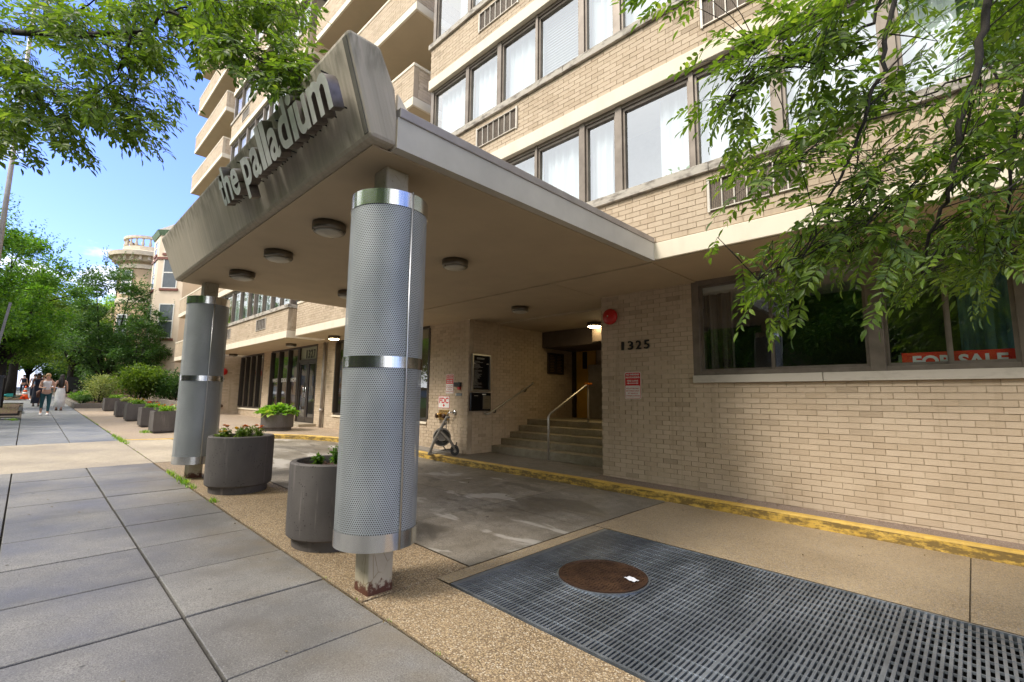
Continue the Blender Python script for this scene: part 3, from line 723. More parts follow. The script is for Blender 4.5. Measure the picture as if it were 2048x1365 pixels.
# air-conditioner grilles
def vent(x0, x1, z0, z1, y, n=7):
    mb = MB(); t_ = .028
    mb.box(x0-t_, x0, y-.03, y+.05, z0-t_, z1+t_); mb.box(x1, x1+t_, y-.03, y+.05, z0-t_, z1+t_); mb.box(x0, x1, y-.03, y+.05, z0-t_*.4, z0); mb.box(x0, x1, y-.03, y+.05, z1, z1+t_*.4)
    for i in range(1, n): xx = x0+(x1-x0)*i/n; mb.box(xx-.006, xx+.006, y-.022, y+.02, z0, z1)
    v = mb.build('vent', M['grillewhite'], bld)
    g = MB(); g.box(x0, x1, y+.03, y+.06, z0, z1)
    nx = 46; nz = 22
    for i in range(nx): xx = x0+(x1-x0)*(i+.5)/nx; g.box(xx-.004, xx+.004, y-.004, y, z0, z1)
    for i in range(nz): zz = z0+(z1-z0)*(i+.5)/nz; g.box(x0, x1, y-.003, y+.001, zz-.003, zz+.003)
    g.build('grille', M['grille'], v)
for bay in 'AB':
    for k in range(4 if bay == 'A' else 5):
        f = F0+FH*k
        for a, b in VENTS[bay]: vent(a, b, f+.455, f+.80, YB, 7 if b-a > .9 else 6)

# ground-floor right window: two pairs of sashes either side of a wide post
gw = MB()
gw.box(WX0, WX0+.10, YW-.005, YW+.13, WZ0, WZ1+.02); gw.box(-.80, -.66, YW-.015, YW+.13, WZ0, WZ1+.02); gw.box(WX1-.08, WX1, YW-.005, YW+.13, WZ0, WZ1+.02)
gw.box(WX0+.1, -.80, YW, YW+.12, WZ0, WZ0+.055); gw.box(-.66, WX1-.08, YW, YW+.12, WZ0, WZ0+.055); gw.box(WX0+.1, -.80, YW, YW+.12, WZ1-.06, WZ1+.02); gw.box(-.66, WX1-.08, YW, YW+.12, WZ1-.06, WZ1+.02)
gwo = gw.build('window', M['frame'], bld, bevel=.004)
for a, b, y in ((WX0+.1, -1.79, .05), (-1.81, -.80, .02), (-.66, -.125, .05), (-.145, WX1-.08, .02)):
    s_ = MB(); f_ = .035; y = YW+y
    s_.box(a, a+f_, y, y+.03, WZ0+.055, WZ1-.06); s_.box(b-f_, b, y, y+.03, WZ0+.055, WZ1-.06); s_.box(a+f_, b-f_, y, y+.03, WZ0+.055, WZ0+.09); s_.box(a+f_, b-f_, y, y+.03, WZ1-.09, WZ1-.06)
    s_.build('sash', M['frame'], gwo)
    g = MB(); g.quad((a+f_, y+.015, WZ0+.09), (b-f_, y+.015, WZ0+.09), (b-f_, y+.015, WZ1-.09), (a+f_, y+.015, WZ1-.09)); g.build('pane', M['glass2'], gwo)
w = window_unit(1.0, 2.4, WZ0, F0, YW, False, gl='glass2'); window_unit(2.4, 3.9, WZ0, F0, YW, False, gl='glass2')
# inside that room: curtains at both ends, ceiling line, track lamps
def drape(x0, x1, y, z0, z1, mat, name='curtain', par=None):
    c = MB(); n = int((x1-x0)/.02); pts = [(x0+(x1-x0)*i/n, y+.03*math.sin(i*.9)+.012*math.sin(i*2.3)) for i in range(n+1)]
    for a, b in zip(pts, pts[1:]): c.quad((a[0], a[1], z0), (b[0], b[1], z0), (b[0], b[1], z1), (a[0], a[1], z1))
    c.build(name, mat, par or gwo)
drape(WX0+.05, -2.35, YW+.3, 1.6, 3.14, M['grille']); drape(-.05, .5, YW+.35, 1.6, 3.14, M['bluecurtain'])
sf2 = MB(); sf2.box(-3.9, 1.6, YW+.12, YW+1.3, 3.0, 3.16); sf2.build('window_head_soffit', M['white'], gwo)
for xx in (-2.15, -1.5, -.95):
    l_ = MB(); l_.tube([(xx, YW+.45, 3.0), (xx, YW+.45, 2.9)], .006, 6); l_.tube([(xx, YW+.45, 2.91), (xx+.05, YW+.36, 2.83)], [.02, .035], 10); l_.build('track_lamp', M['chrome'], gwo, smooth=True)

# left-wing shopfronts
def storefront(x0, x1, z0, z1, nm, fr=.07, mat='darkframe', back=None, curt=None):
    mb = MB(); n = nm
    mb.box(x0, x1, YW+.02, YW+.12, z0, z0+.07); mb.box(x0, x1, YW+.02, YW+.12, z1-.06, z1)
    for i in range(n+1): xx = x0+(x1-x0)*i/n; mb.box(xx-fr/2, xx+fr/2, YW-.02, YW+.14, z0+.07, z1-.06)
    w = mb.build('shop_window', M[mat], bld)
    for i in range(n):
        a = x0+(x1-x0)*i/n+fr/2; b = x0+(x1-x0)*(i+1)/n-fr/2
        g = MB(); g.quad((a, YW+.06, z0+.07), (b, YW+.06, z0+.07), (b, YW+.06, z1-.06), (a, YW+.06, z1-.06)); g.build('pane', M['glass3'], w)
    if curt: drape(x0, x1, YW+.22, z0, z0+curt[1], curt[0], par=w)
    bk = MB(); bk.box(x0-.2, x1+.2, YW+1.6, YW+1.7, z0-.3, z1); bk.box(x0-.2, x1+.2, YW+.13, YW+1.7, z0-.3, z0-.25); bk.box(x0-.2, x1+.2, YW+.15, YW+1.7, z1, z1+.05); bk.box(x0-.25, x0-.2, YW+.15, YW+1.7, z0-.3, z1); bk.box(x1+.2, x1+.25, YW+.15, YW+1.7, z0-.3, z1); bk.build('backing', M['shoproom'], w)
    return w
sillm = MB(); sillm.box(-23.3, -20.45, YW-.04, YW+.14, .842, .90); sillm.box(-19.6, -16.95, YW-.04, YW+.14, .842, .90); sillm.box(-14.05, -9.17, YW-.04, YW+.14, .832, .88); sillm.build('sill', M['band'], bld)
storefront(-23.3, -20.45, .90, 3.16, 4)
w = storefront(-19.6, -16.95, .90, 3.16, 3, curt=(M['browncurtain'], 1.15))
storefront(-14.05, -9.17, .88, 3.16, 4)
# door 1327
dz = .56
mb = MB(); mb.box(-16.92, -16.84, YW-.01, YW+.12, dz, 3.16); mb.box(-15.46, -15.38, YW-.01, YW+.12, dz, 3.16); mb.box(-16.84, -15.46, YW-.01, YW+.12, 2.60, 2.68); mb.box(-16.84, -15.46, YW-.01, YW+.12, 3.1, 3.16)
db = mb.build('street_door', M['darkframe'], bld)
g = MB(); g.quad((-16.84, YW+.05, 2.68), (-15.46, YW+.05, 2.68), (-15.46, YW+.05, 3.1), (-16.84, YW+.05, 3.1)); g.build('transom_pane', M['transom'], db)
for a, b in ((-16.84, -16.16), (-16.14, -15.46)):
    l_ = MB(); l_.box(a, a+.07, YW+.02, YW+.07, dz, 2.6); l_.box(b-.07, b, YW+.02, YW+.07, dz, 2.6); l_.box(a+.07, b-.07, YW+.02, YW+.07, dz, dz+.18); l_.box(a+.07, b-.07, YW+.02, YW+.07, 2.52, 2.6); l_.build('door_leaf', M['darkframe'], db)
    g = MB(); g.quad((a+.07, YW+.045, dz+.18), (b-.07, YW+.045, dz+.18), (b-.07, YW+.045, 2.52), (a+.07, YW+.045, 2.52)); g.build('pane', M['glass3'], db)
    h_ = MB(); hx = -16.24 if a < -16.5 else -16.06; h_.tube([(hx, YW+.02, 1.4), (hx, YW-.05, 1.4), (hx, YW-.05, 1.75), (hx, YW+.02, 1.75)], .014, 8); h_.build('handle', M['chrome'], db, smooth=True)
bk = MB(); bk.box(-16.9, -15.4, YW+1.2, YW+1.3, dz, 3.16); bk.build('backing', M['room'], db)
ds = MB(); ds.box(-17.1, -15.2, YW-.55, YW-.001, .36, .56); ds.build('door_step', M['apron'], bld, bevel=.01)
dp = MB(); dp.tube([(-14.77, YW-.05, .46), (-14.77, YW-.05, 3.15)], .045, 12); dp.tube([(-14.77, YW-.05, .95), (-14.77, YW-.05, 1.05)], .06, 12); dp.build('downspout', M['coping'], bld, smooth=True)
# side door on the left return
dd = MB(); dd.box(-23.42, -23.38, 5.34, 5.46, .5, 2.8); dd.build('return_jamb', M['darkframe'], bld)

# ---- entrance: steps, back wall door, duct, handrails
zt = .28
step = thing('entrance_steps', 'five worn concrete steps rising to the apartment entrance', 'steps', (-6, 7.3, zt))
for i in range(5):
    z0 = zt+.137*i-(0.14 if i == 0 else 0); z1 = zt+.137*(i+1); y0 = 7.30+.29*i
    cut = -5.55+.28*i+.0
    if i == 4: cut = -4.95
    for a, b in ((-7.72, cut), (cut, -4.365)):
        mb = MB(); mb.box(a+.002, b-.002, y0, 10.34 if i == 4 else y0+.31, z0 if i == 0 else z0-.02, z1)
        mb.build('tread', M['step'], step, bevel=.008)
Z5 = zt+.137*5
bd = MB(); bd.box(-7.61, -7.0, 10.30, 10.335, Z5, 2.9); bd.build('ochre_door', M['orangewall'], bld)
bs = MB(); bs.box(-7.40, -7.26, 10.285, 10.299, 2.25, 2.7); bs.build('door_slit_window', M['black'], bld)
jb = MB(); jb.box(-7.72, -7.62, 10.25, 10.338, Z5, 2.95); jb.build('door_jamb', M['darkframe'], bld)
hw = MB(); hw.box(-6.95, -4.365, 9.9, 10.2, Z5, Z5+1.35); hw.build('half_wall', M['walk'], bld)
du_ = MB(); du_.box(-7.72, -6.0, 9.0, 10.34, 2.72, 3.118); du_.box(-5.999, -4.365, 8.7, 10.34, 2.72, 3.118); du_.build('duct', M['grille'], bld, bevel=.01)
rl = thing('handrail', 'free-standing grey pipe handrail up the middle of the entrance steps', 'handrail', (-5.88, 7.2, zt))
m_ = MB(); m_.tube([(-5.95, 7.14, zt), (-5.95, 7.14, 1.08), (-5.95, 7.16, 1.13), (-5.95, 7.21, 1.17), (-5.95, 8.40, 1.745), (-5.95, 8.47, 1.76)], .022, 10); m_.build('rail', M['rail'], rl, smooth=True)
m_ = MB(); m_.tube([(-5.95, 8.47, Z5), (-5.95, 8.47, 1.75)], .02, 10); m_.build('post', M['rail'], rl, smooth=True)
m_ = MB(); m_.box(-6.0, -5.9, 8.4, 8.56, 1.76, 1.80); m_.build('end_cap', M['fl_orange'], rl, bevel=.01)
rw = thing('wall_handrail', 'grey pipe handrail fixed to the brick side wall of the steps', 'handrail', (-7.66, 7.2, 1.1))
m_ = MB(); m_.tube([(-7.71, 7.06, 1.11), (-7.66, 7.10, 1.10), (-7.65, 7.18, 1.13), (-7.65, 8.6, 1.82), (-7.71, 8.64, 1.84)], .02, 10); m_.build('rail', M['rail'], rw, smooth=True)
for yy in (7.35, 8.35):
    m_ = MB(); zz = 1.13+(yy-7.18)*.486; m_.tube([(-7.725, yy, zz-.09), (-7.67, yy, zz-.08), (-7.65, yy, zz-.02)], .012, 8); m_.build('bracket', M['black'], rw, smooth=True)

# ------------------------------------------------------------ canopy
cn = thing('entrance_canopy', 'raw concrete entrance canopy with a tall outward-leaning streaked fascia', 'canopy', (-5.8, 3.4, 3.2))
FR, FL = (-2.83, 1.49, 3.23), (-8.95, 1.49, 3.23); BR, BLf = (-2.70, YB-.032, 3.168), (-8.72, YB-.032, 3.168)
yb_ = YW-.002
# slab
mb = MB(); T = .215
P = [FL, FR, BR, BLf]
mb.hexa([(p[0], p[1]+(.2 if i < 2 else 0), p[2]) for i, p in enumerate(P)]+[(p[0], p[1]+(.2 if i < 2 else 0), p[2]+T) for i, p in enumerate(P)])
cs = mb.build('slab', [M['band']], cn)
mb = MB(); mb.hexa([(FL[0]+.09, FL[1]+.06, FL[2]-.012), (FR[0]-.09, FR[1]+.06, FR[2]-.012), (BR[0]-.09, BR[1], BR[2]-.012), (BLf[0]+.09, BLf[1], BLf[2]-.012), (FL[0]+.09, FL[1]+.06, FL[2]-.001), (FR[0]-.09, FR[1]+.06, FR[2]-.001), (BR[0]-.09, BR[1], BR[2]-.001), (BLf[0]+.09, BLf[1], BLf[2]-.001)])
mb.build('soffit_board', M['soffit'], cn)
mb = MB(); mb.box(-8.7, -7.74, YB, YW-.002, 3.145, 3.157); mb.box(-7.73, -4.36, YB, YW-.003, 3.145, 3.156); mb.box(-4.35, -2.75, YB, YW-.003, 3.145, 3.157); mb.build('inner_soffit', M['soffit'], cn)
# fascia: leaning trough section, with hollow back
sec = [(1.49, 3.232), (1.27, 3.905), (1.30, 3.925), (1.53, 3.925), (1.665, 3.66), (1.69, 3.462), (1.69, 3.232)]
mb = MB(); mb.prism([(FL[0]-.14*(z-3.23)/.7, y, z) for y, z in sec], (0, 0, 0)) if False else None
L_ = [(-8.95-.14*(z-3.23)/.69, y, z) for y, z in sec]; R_ = [(-2.83+.0*(z-3.23), y, z) for y, z in sec]
n = len(sec); mb.v = L_+R_; mb.f = [tuple(range(n)), tuple(range(2*n-1, n-1, -1))]+[(i, i+n, (i+1) % n+n, (i+1) % n) for i in range(n)]; mb.m = [0]*len(mb.f)
mb.build('fascia', M['canopy'], cn, bevel=.03)
mb = MB(); mb.hexa([(-2.90, 1.70, 3.46), (-2.815, 1.70, 3.46), (BR[0]+.012, YB-.031, 3.385), (BR[0]-.12, YB-.031, 3.385), (-2.90, 1.70, 3.535), (-2.815, 1.70, 3.535), (BR[0]+.012, YB-.031, 3.45), (BR[0]-.12, YB-.031, 3.45)]); mb.build('coping', M['coping'], cn, bevel=.006)
mb = MB(); mb.hexa([(-8.9, 1.692, 3.4455), (-2.835, 1.692, 3.4455), (-2.711, YB-.032, 3.384), (-8.7, YB-.032, 3.384), (-8.9, 1.692, 3.50), (-2.89, 1.692, 3.50), (-2.79, YB-.032, 3.42), (-8.7, YB-.032, 3.42)]); mb.build('roofing', M['coping'], cn)
mb = MB(); mb.prism([(-2.86, 1.70, 3.537), (-2.86, 1.93, 3.527), (-2.86, 1.78, 3.57), (-2.86, 1.70, 3.66)], (-.03, 0, 0)); mb.build('flashing', M['band'], cn)
mb = MB(); mb.hexa([(-2.905, 1.475, 3.262), (-2.855, 1.475, 3.262), (-2.855, 1.505, 3.262), (-2.905, 1.505, 3.262), (-2.905, 1.2765, 3.875), (-2.855, 1.2765, 3.875), (-2.855, 1.30, 3.875), (-2.905, 1.30, 3.875)]); mb.build('edge_strip', M['dark_tone'], cn)
# side edge concrete (the visible grey edge, right and left)
mb = MB(); mb.hexa([(-2.925, 1.691, 3.226), (-2.828, 1.691, 3.226), (-2.699, YB-.032, 3.163), (-2.79, YB-.032, 3.163), (-2.925, 1.691, 3.4605), (-2.828, 1.691, 3.4605), (-2.699, YB-.032, 3.385), (-2.79, YB-.032, 3.385)]); mb.build('edge_beam', M['canopyedge'], cn)
# round ceiling lights
def ceiling_light(name, label, loc, group, lit=False, r=.165):
    t_ = thing(name, label, 'light', loc, group)
    a = MB(); a.lathe((loc[0], loc[1], loc[2]-.085), [(r*.94, 0), (r, .02), (r, .085)], 32); a.build('ring', M['fixture'], t_, smooth=True, bevel=0)
    b = MB(); b.lathe((loc[0], loc[1], loc[2]-.085), [(.01, -.035), (r*.45, -.03), (r*.7, -.018), (r*.86, -.002)], 32, close=True); b.build('diffuser', M['lit'] if lit else M['diffuser'], t_, smooth=True)
    for k in range(3):
        c = MB(); an = k*2.09+.4; c.box(loc[0]+r*.93*math.cos(an)-.012, loc[0]+r*.93*math.cos(an)+.012, loc[1]+r*.93*math.sin(an)-.012, loc[1]+r*.93*math.sin(an)+.012, loc[2]-.092, loc[2]-.084); c.build('clip', M['fixture'], t_)
    return t_
gl_ = 'round lights on the canopy underside'
def cz(y): return 3.21-.0158*(y-1.69)-.0005
l1 = ceiling_light('ceiling_light', 'round unlit light under the canopy front edge, nearest the perforated column', (-4.62, 2.02, cz(2.02)), gl_)
for (x, y), lb in (((-6.02, 2.02), 'middle of the three round lights along the canopy front edge'), ((-7.42, 2.02), 'round light on the canopy underside nearest the far column'), ((-4.60, 3.66), 'unlit round light under the canopy just right of the near column'), ((-7.35, 3.60), 'round light half hidden behind the left edge of the near column')):
    dup(l1, (x, y, cz(y)), lb)
dup(l1, (-5.95, 6.30, 3.144), 'unlit round light on the ceiling at the mouth of the entrance recess')
l2 = ceiling_light('ceiling_light', 'glowing round light deep in the entrance recess beside the brick corner', (-5.83, 8.55, 3.12), 'glowing round ceiling lights', True)
dup(l2, (-13.0, 6.02, F0-.012), 'glowing round light under the balcony near the 1327 door')
dup(l1, (-16.1, 6.0, F0-.012), 'unlit round light on the soffit in front of the 1327 shopfront', group='round lights under the left bay')
dup(l1, (-22.2, 5.95, F0-.012), 'unlit round light under the far end of the left bay', group='round lights under the left bay')

# columns: square post in a perforated sleeve
def uvcyl(c, r, z0, z1, n=72):
    me = bpy.data.meshes.new('perforated_sleeve'); v = []; f = []; uv = []
    for i in range(n+1):
        a = 2*PI*i/n; v += [(r*math.cos(a), r*math.sin(a), z0), (r*math.cos(a), r*math.sin(a), z1)]
    for i in range(n):
        f.append((2*i, 2*i+2, 2*i+3, 2*i+1))
    me.from_pydata(v, [], f); ul = me.uv_layers.new(name='UVMap')
    for p_ in me.polygons:
        for li in p_.loop_indices:
            vi = me.loops[li].vertex_index; ul.data[li].uv = (r*2*PI*(vi//2)/n, me.vertices[vi].co.z)
    me.polygons.foreach_set('use_smooth', [True]*n); me.materials.append(M['perf']); return me
def column(loc, ztop, label):
    x, y, z = loc; t_ = thing('canopy_column', label, 'column', loc, 'columns holding up the canopy')
    s = MB(); s.box(x-.10, x+.10, y-.10, y+.10, z-.02, ztop); s.build('post', M['post'], t_, bevel=.018)
    zb, zt_ = .41-z, 2.965-z; r = .288
    link('perforated_sleeve', uvcyl(None, r, zb, zt_), t_)
    link('hole_shade', uvcyl(None, r-.03, zb, zt_), t_).data.materials[0] = M['darkframe']  # dark cylinder behind the sheet, standing in for the sleeve's shaded inside
    for a, b in ((zb-.0, zb+.115), (1.655-z, 1.735-z), (zt_-.115, zt_+.0)):
        m = MB(); m.lathe((x, y, z), [(r-.006, a), (r+.005, a), (r+.005, b), (r-.006, b)], 72, close=False); m.build('steel_band', M['polish'], t_, smooth=False)
        t_.children[-1].data.polygons.foreach_set('use_smooth', [True]*len(t_.children[-1].data.polygons))
        t_.children[-1]['_w'] = (0, 0, 0)
        mo = t_.children[-1].modifiers.new('edge', 'EDGE_SPLIT'); mo.split_angle = math.radians(50)
    for an in (.05, PI+.05):
        m = MB(); cx, cy = x+(r+.006)*math.cos(an), y+(r+.006)*math.sin(an); m.tube([(cx, cy, z+zb), (cx, cy, z+zt_+.01)], .008, 6); m.build('seam_strip', M['metal'], t_, smooth=True)
    for zz in (zb+.02, zt_-.02):
        for k in range(4):
            an = k*PI/2; m = MB(); m.tube([(x+.1*math.cos(an), y+.1*math.sin(an), z+zz), (x+(r-.01)*math.cos(an), y+(r-.01)*math.sin(an), z+zz)], .01, 6); m.build('bracket', M['black'], t_)
    return t_
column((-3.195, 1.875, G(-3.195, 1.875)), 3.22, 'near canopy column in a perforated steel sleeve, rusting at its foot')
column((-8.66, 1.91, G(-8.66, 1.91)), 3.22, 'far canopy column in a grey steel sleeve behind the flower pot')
# ------------------------------------------------------------ lettering
def text_mesh(s, size, ext, offset=0, sx=1, bevel=0):
    cu = bpy.data.curves.new('txt', 'FONT'); cu.body = s; cu.size = size; cu.extrude = ext; cu.offset = offset; cu.bevel_depth = bevel; cu.resolution_u = 4
    o = bpy.data.objects.new('txt', cu); C.objects.link(o)
    dg = bpy.context.evaluated_depsgraph_get(); me = bpy.data.meshes.new_from_object(o.evaluated_get(dg))
    bpy.data.objects.remove(o); bpy.data.curves.remove(cu)
    for v in me.vertices: v.co.x *= sx
    return me
def mb_text(s, size, ext, offset=0, sx=1):
    me = text_mesh(s, size, ext, offset, sx); xs_ = [v.co.x for v in me.vertices] or [0]; return me, min(xs_), max(xs_)
RY = (PI/2, 0, 0)                     # text in the XZ plane, facing -Y
def text_on_y(s, size, x, y, z, mat, parent, ext=.001, offset=0, sx=1, width=None, name='lettering', center=False):
    me, a, b = mb_text(s, size, ext, offset, sx)
    k = 1
    if width: k = width/(b-a)
    for v in me.vertices: v.co.x = (v.co.x-a)*k-((b-a)*k/2 if center else 0)
    me.materials.clear(); me.materials.append(mat); me.name = name
    w = parent['_w']; return link(name, me, parent, loc=(x-w[0], y-w[1], z-w[2]), rot=RY)
# building name on the canopy fascia, one letter at a time, on pins
nm = thing('canopy_sign', 'raised grey metal letters reading the palladium on the leaning canopy fascia', 'sign', (-4.4, 1.3, 3.5))
word = 'the palladium'; wd = {'t': .6, 'h': 1.0, 'e': 1.0, ' ': .5, 'p': 1.05, 'a': 1.0, 'l': .47, 'd': 1.05, 'i': .47, 'u': 1.0, 'm': 1.6}
tot = sum(wd[c] for c in word); X0, X1 = -5.50, -2.92; u_ = (X1-X0)/tot; x = X0
lean = math.atan2(.22, .673)
for ch in word:
    w_ = wd[ch]*u_
    if ch != ' ':
        me, a, b = mb_text(ch, .49, .042, .012)
        for v in me.vertices: v.co.x = (v.co.x-a)/(b-a)*w_*.87
        me.materials.clear(); me.materials.append(M['letter']); me.materials.append(M['letterside']); me.name = 'letter'
        for q_ in me.polygons: q_.material_index = 0 if abs(q_.normal.z) > .5 else 1
        zb = 3.43; yb = 1.49-.22*(zb-3.232)/.673-.115
        o = link('letter', me, nm, loc=(x+4.4, yb-1.3, zb-3.5), rot=(PI/2+lean, 0, 0)); bv = o.modifiers.new('b', 'BEVEL'); bv.width = .003; bv.segments = 1

        for dx, dz_ in ((.25, .06), (.75, .06), (.5, .30)): 
            zz = zb+dz_; ys2 = 1.49-.22*(zz-3.232)/.673
            pn = MB(); pn.tube([(x+dx*w_*.87, ys2+.01, zz), (x+dx*w_*.87, ys2-.09, zz)], .006, 6); pn.build('pin', M['black'], nm)
    x += w_
def house_number(s, x, y, z, size, w, lab, mat='black', ext=.012):
    t_ = thing('house_number', lab, 'house number', (x, y, z))
    n = len(s)
    for i, ch in enumerate(s):
        me, a, b = mb_text(ch, size, ext, .001 if size < .3 else .006)
        cw = w/n*.62
        if ch == '1': cw *= .45
        for v in me.vertices: v.co.x = (v.co.x-(a+b)/2)/(b-a)*cw
        me.materials.clear(); me.materials.append(M[mat]); me.name = 'digit'
        link('digit', me, t_, loc=((i+.5)*w/n, 0, 0), rot=RY)
house_number('1325', -4.02, YW-.022, 2.235, .19, .56, 'black metal numerals 1325 on the brick by the red alarm bell')
house_number('1327', -16.45, YW+.035, 2.73, .40, .82, 'dark numerals 1327 in the glass transom over the street door', ext=.004)
for s, x in (('WHSTO', -19.45), ('DEXA', -18.55), ('HOPIC', -17.65)):
    g_ = thing('window_lettering', {'WHSTO': 'small white lettering on the left pane of the brown-curtained shopfront', 'DEXA': 'small white lettering on the middle pane of the brown-curtained shopfront', 'HOPIC': 'small white lettering on the pane beside the 1327 door'}[s], 'lettering', (x, YW+.05, 1.95))
    text_on_y(s, .19, x, YW+.05, 1.95, M['white'], g_, width=.62, offset=.006)
# signs
def fire_sign(x0, x1, z0, z1, y, label):
    t_ = thing('parking_sign', label, 'sign', ((x0+x1)/2, y, z0)); W = x1-x0; Hh = z1-z0
    def rr(a, b, c, d, r, yy, th, mat, nm_):
        pts = []
        for cx, cz_, s0 in ((b-r, d-r, 0), (a+r, d-r, 1), (a+r, c+r, 2), (b-r, c+r, 3)):
            for k in range(5): an = (s0+k/4)*PI/2; pts.append((cx+r*math.cos(an), yy, cz_+r*math.sin(an)))
        m = MB(); m.prism(pts, (0, -th, 0)); return m.build(nm_, mat, t_)
    rr(x0, x1, z0, z1, .03, y-.002, .003, M['white'], 'plate')
    rr(x0+.010, x1-.010, z0+.012, z1-.012, .024, y-.006, .001, M['signred'], 'border')
    rr(x0+.016, x1-.016, z0+.018, z0+Hh*.5, .018, y-.0080, .001, M['white'], 'lower_field')
    cxm = (x0+x1)/2
    for s, zz, w_ in (('NO PARKING', .905, .80), ('NO STANDING', .80, .84), ('FIRE LANE', .675, .68)):
        text_on_y(s, Hh*.085, cxm, y-.0085, z0+Hh*(zz-.03), M['white'], t_, width=W*w_, center=True, offset=.0012)
    for s, zz, w_ in (('VIOLATORS WILL', .40, .80), ('BE TOWED AWAY', .31, .78), ('AT VEHICLE', .22, .60), ("OWNER'S EXPENSE", .13, .84)):
        text_on_y(s, Hh*.062, cxm, y-.0102, z0+Hh*(zz-.03), M['signred'], t_, width=W*w_, center=True)
    a = MB(); zc = z0+Hh*.585; hw_ = W*.36; hh = Hh*.012
    a.prism([(cxm-hw_, y-.0075, zc), (cxm-hw_*.68, y-.0075, zc-hh*3), (cxm-hw_*.68, y-.0075, zc-hh), (cxm+hw_*.68, y-.0075, zc-hh), (cxm+hw_*.68, y-.0075, zc-hh*3), (cxm+hw_, y-.0075, zc), (cxm+hw_*.68, y-.0075, zc+hh*3), (cxm+hw_*.68, y-.0075, zc+hh), (cxm-hw_*.68, y-.0075, zc+hh), (cxm-hw_*.68, y-.0075, zc+hh*3)], (0, -.0015, 0)); a.build('arrow', M['white'], t_)
    for zz in (z0+.03, z1-.03):
        b_ = MB(); b_.tube([(cxm, y, zz), (cxm, y-.012, zz)], .006, 8); b_.build('bolt', M['metal'], t_)
fire_sign(-3.93, -3.645, 1.46, 1.882, YW-.008, 'red and white fire lane sign on the brick under the numerals 1325')
fire_sign(-8.49, -8.215, 1.535, 1.97, YW-.008, 'red and white fire lane sign above the FDC sign')
fd = thing('fdc_sign', 'white FDC sign with a red down arrow above the brass hose inlets', 'sign', (-8.545, YW, 1.22))
m = MB(); m.box(-8.75, -8.345, YW-.012, YW-.008, 1.215, 1.48); m.build('plate', M['signred'], fd); m = MB(); m.box(-8.742, -8.353, YW-.0135, YW-.0125, 1.223, 1.472); m.build('field', M['white'], fd)
text_on_y('FDC', .17, -8.547, YW-.0145, 1.325, M['signred'], fd, width=.33, center=True, offset=.0045)
m = MB(); zc = 1.24; m.prism([(-8.547, YW-.0145, zc), (-8.50, YW-.0145, zc+.04), (-8.53, YW-.0145, zc+.04), (-8.53, YW-.0145, zc+.065), (-8.564, YW-.0145, zc+.065), (-8.564, YW-.0145, zc+.04), (-8.594, YW-.0145, zc+.04)], (0, -.001, 0)); m.build('arrow', M['signred'], fd)
bl = thing('alarm_bell', 'round red fire alarm bell high on the brick corner', 'alarm bell', (-4.15, YW, 2.79))
m = MB(); m.lathe((0, 0, 0), [(.118, 0), (.130, .02), (.130, .05), (.118, .075), (.085, .095), (.045, .105), (.01, .107)], 32)
m.v = [(-4.15+a, YW-.03-c, 2.79+b) for a, b, c in m.v]; m.build('gong', M['red'], bl, smooth=True)
m = MB(); m.box(-4.21, -4.09, YW-.03, YW-.006, 2.72, 2.86); m.build('back_box', M['red'], bl)
m = MB(); m.tube([(-4.15, YW-.13, 2.79), (-4.15, YW-.142, 2.79)], .014, 8); m.build('nut', M['chrome'], bl)
bl2 = thing('alarm_bell', 'small red alarm horn on the far return wall left of the shopfront', 'alarm bell', (-23.42, 5.95, 2.45))
m = MB(); m.lathe((0, 0, 0), [(.13, 0), (.15, .02), (.15, .06), (.10, .1), (.02, .11)], 20); m.v = [(-23.40+c, 5.95+a, 2.45+b) for a, b, c in m.v]; m.build('gong', M['red'], bl2, smooth=True)
m = MB(); m.box(-23.41, -23.36, 5.9, 6.0, 2.1, 2.16); m.build('conduit_box', M['fixture'], bl2)
bt = thing('wall_plaque', 'narrow dark green plaque on the far return wall', 'plaque', (-23.41, 5.55, 1.2)); m = MB(); m.box(-23.41, -23.37, 5.5, 5.62, 1.15, 1.75); m.build('plate', M['copper'], bt, bevel=.004)
fc = thing('hose_inlets', 'pair of brown hose inlets low on the far return wall', 'hose inlet', (-23.4, 5.9, 1.0))
for yy in (5.78, 5.98): m = MB(); m.tube([(-23.41, yy, .98), (-23.27, yy-.03, .96)], .06, 10); m.build('inlet', M['iron'], fc)
sb = thing('strobe_box', 'black electrical box with a small red lamp right of the fire lane sign', 'electrical box', (-8.04, YW, 1.68))
m = MB(); m.box(-8.155, -7.94, YW-.07, YW-.007, 1.685, 1.78); m.build('box', M['black'], sb, bevel=.01)
m = MB(); m.box(-8.05, -7.97, YW-.05, YW-.007, 1.62, 1.683); m.build('red_lamp', M['red'], sb, bevel=.01); m = MB(); m.tube([(-8.18, YW-.03, 1.75), (-8.155, YW-.03, 1.75)], .02, 8); m.build('button', M['red'], sb)
tg = thing('wall_tag', 'small blue-grey plate below the black electrical box', 'plate', (-8.03, YW, 1.5)); m = MB(); m.box(-8.14, -7.93, YW-.016, YW-.007, 1.49, 1.545); m.build('plate', plain('blue_grey', (.16, .20, .23), .5), tg); m = MB(); m.box(-8.135, -8.11, YW-.018, YW-.0165, 1.495, 1.54); m.build('stripe', M['white'], tg); m = MB(); m.box(-8.09, -7.95, YW-.018, YW-.0165, 1.505, 1.515); m.build('text_line', M['grey'], tg)
si = thing('hose_connection', 'brass two-way fire hose connection on a square plate under the FDC sign', 'hose connection', (-8.55, YW, 1.06))
m = MB(); m.box(-8.72, -8.36, YW-.02, YW-.007, .955, 1.175); m.build('plate', M['brass'], si, bevel=.006)
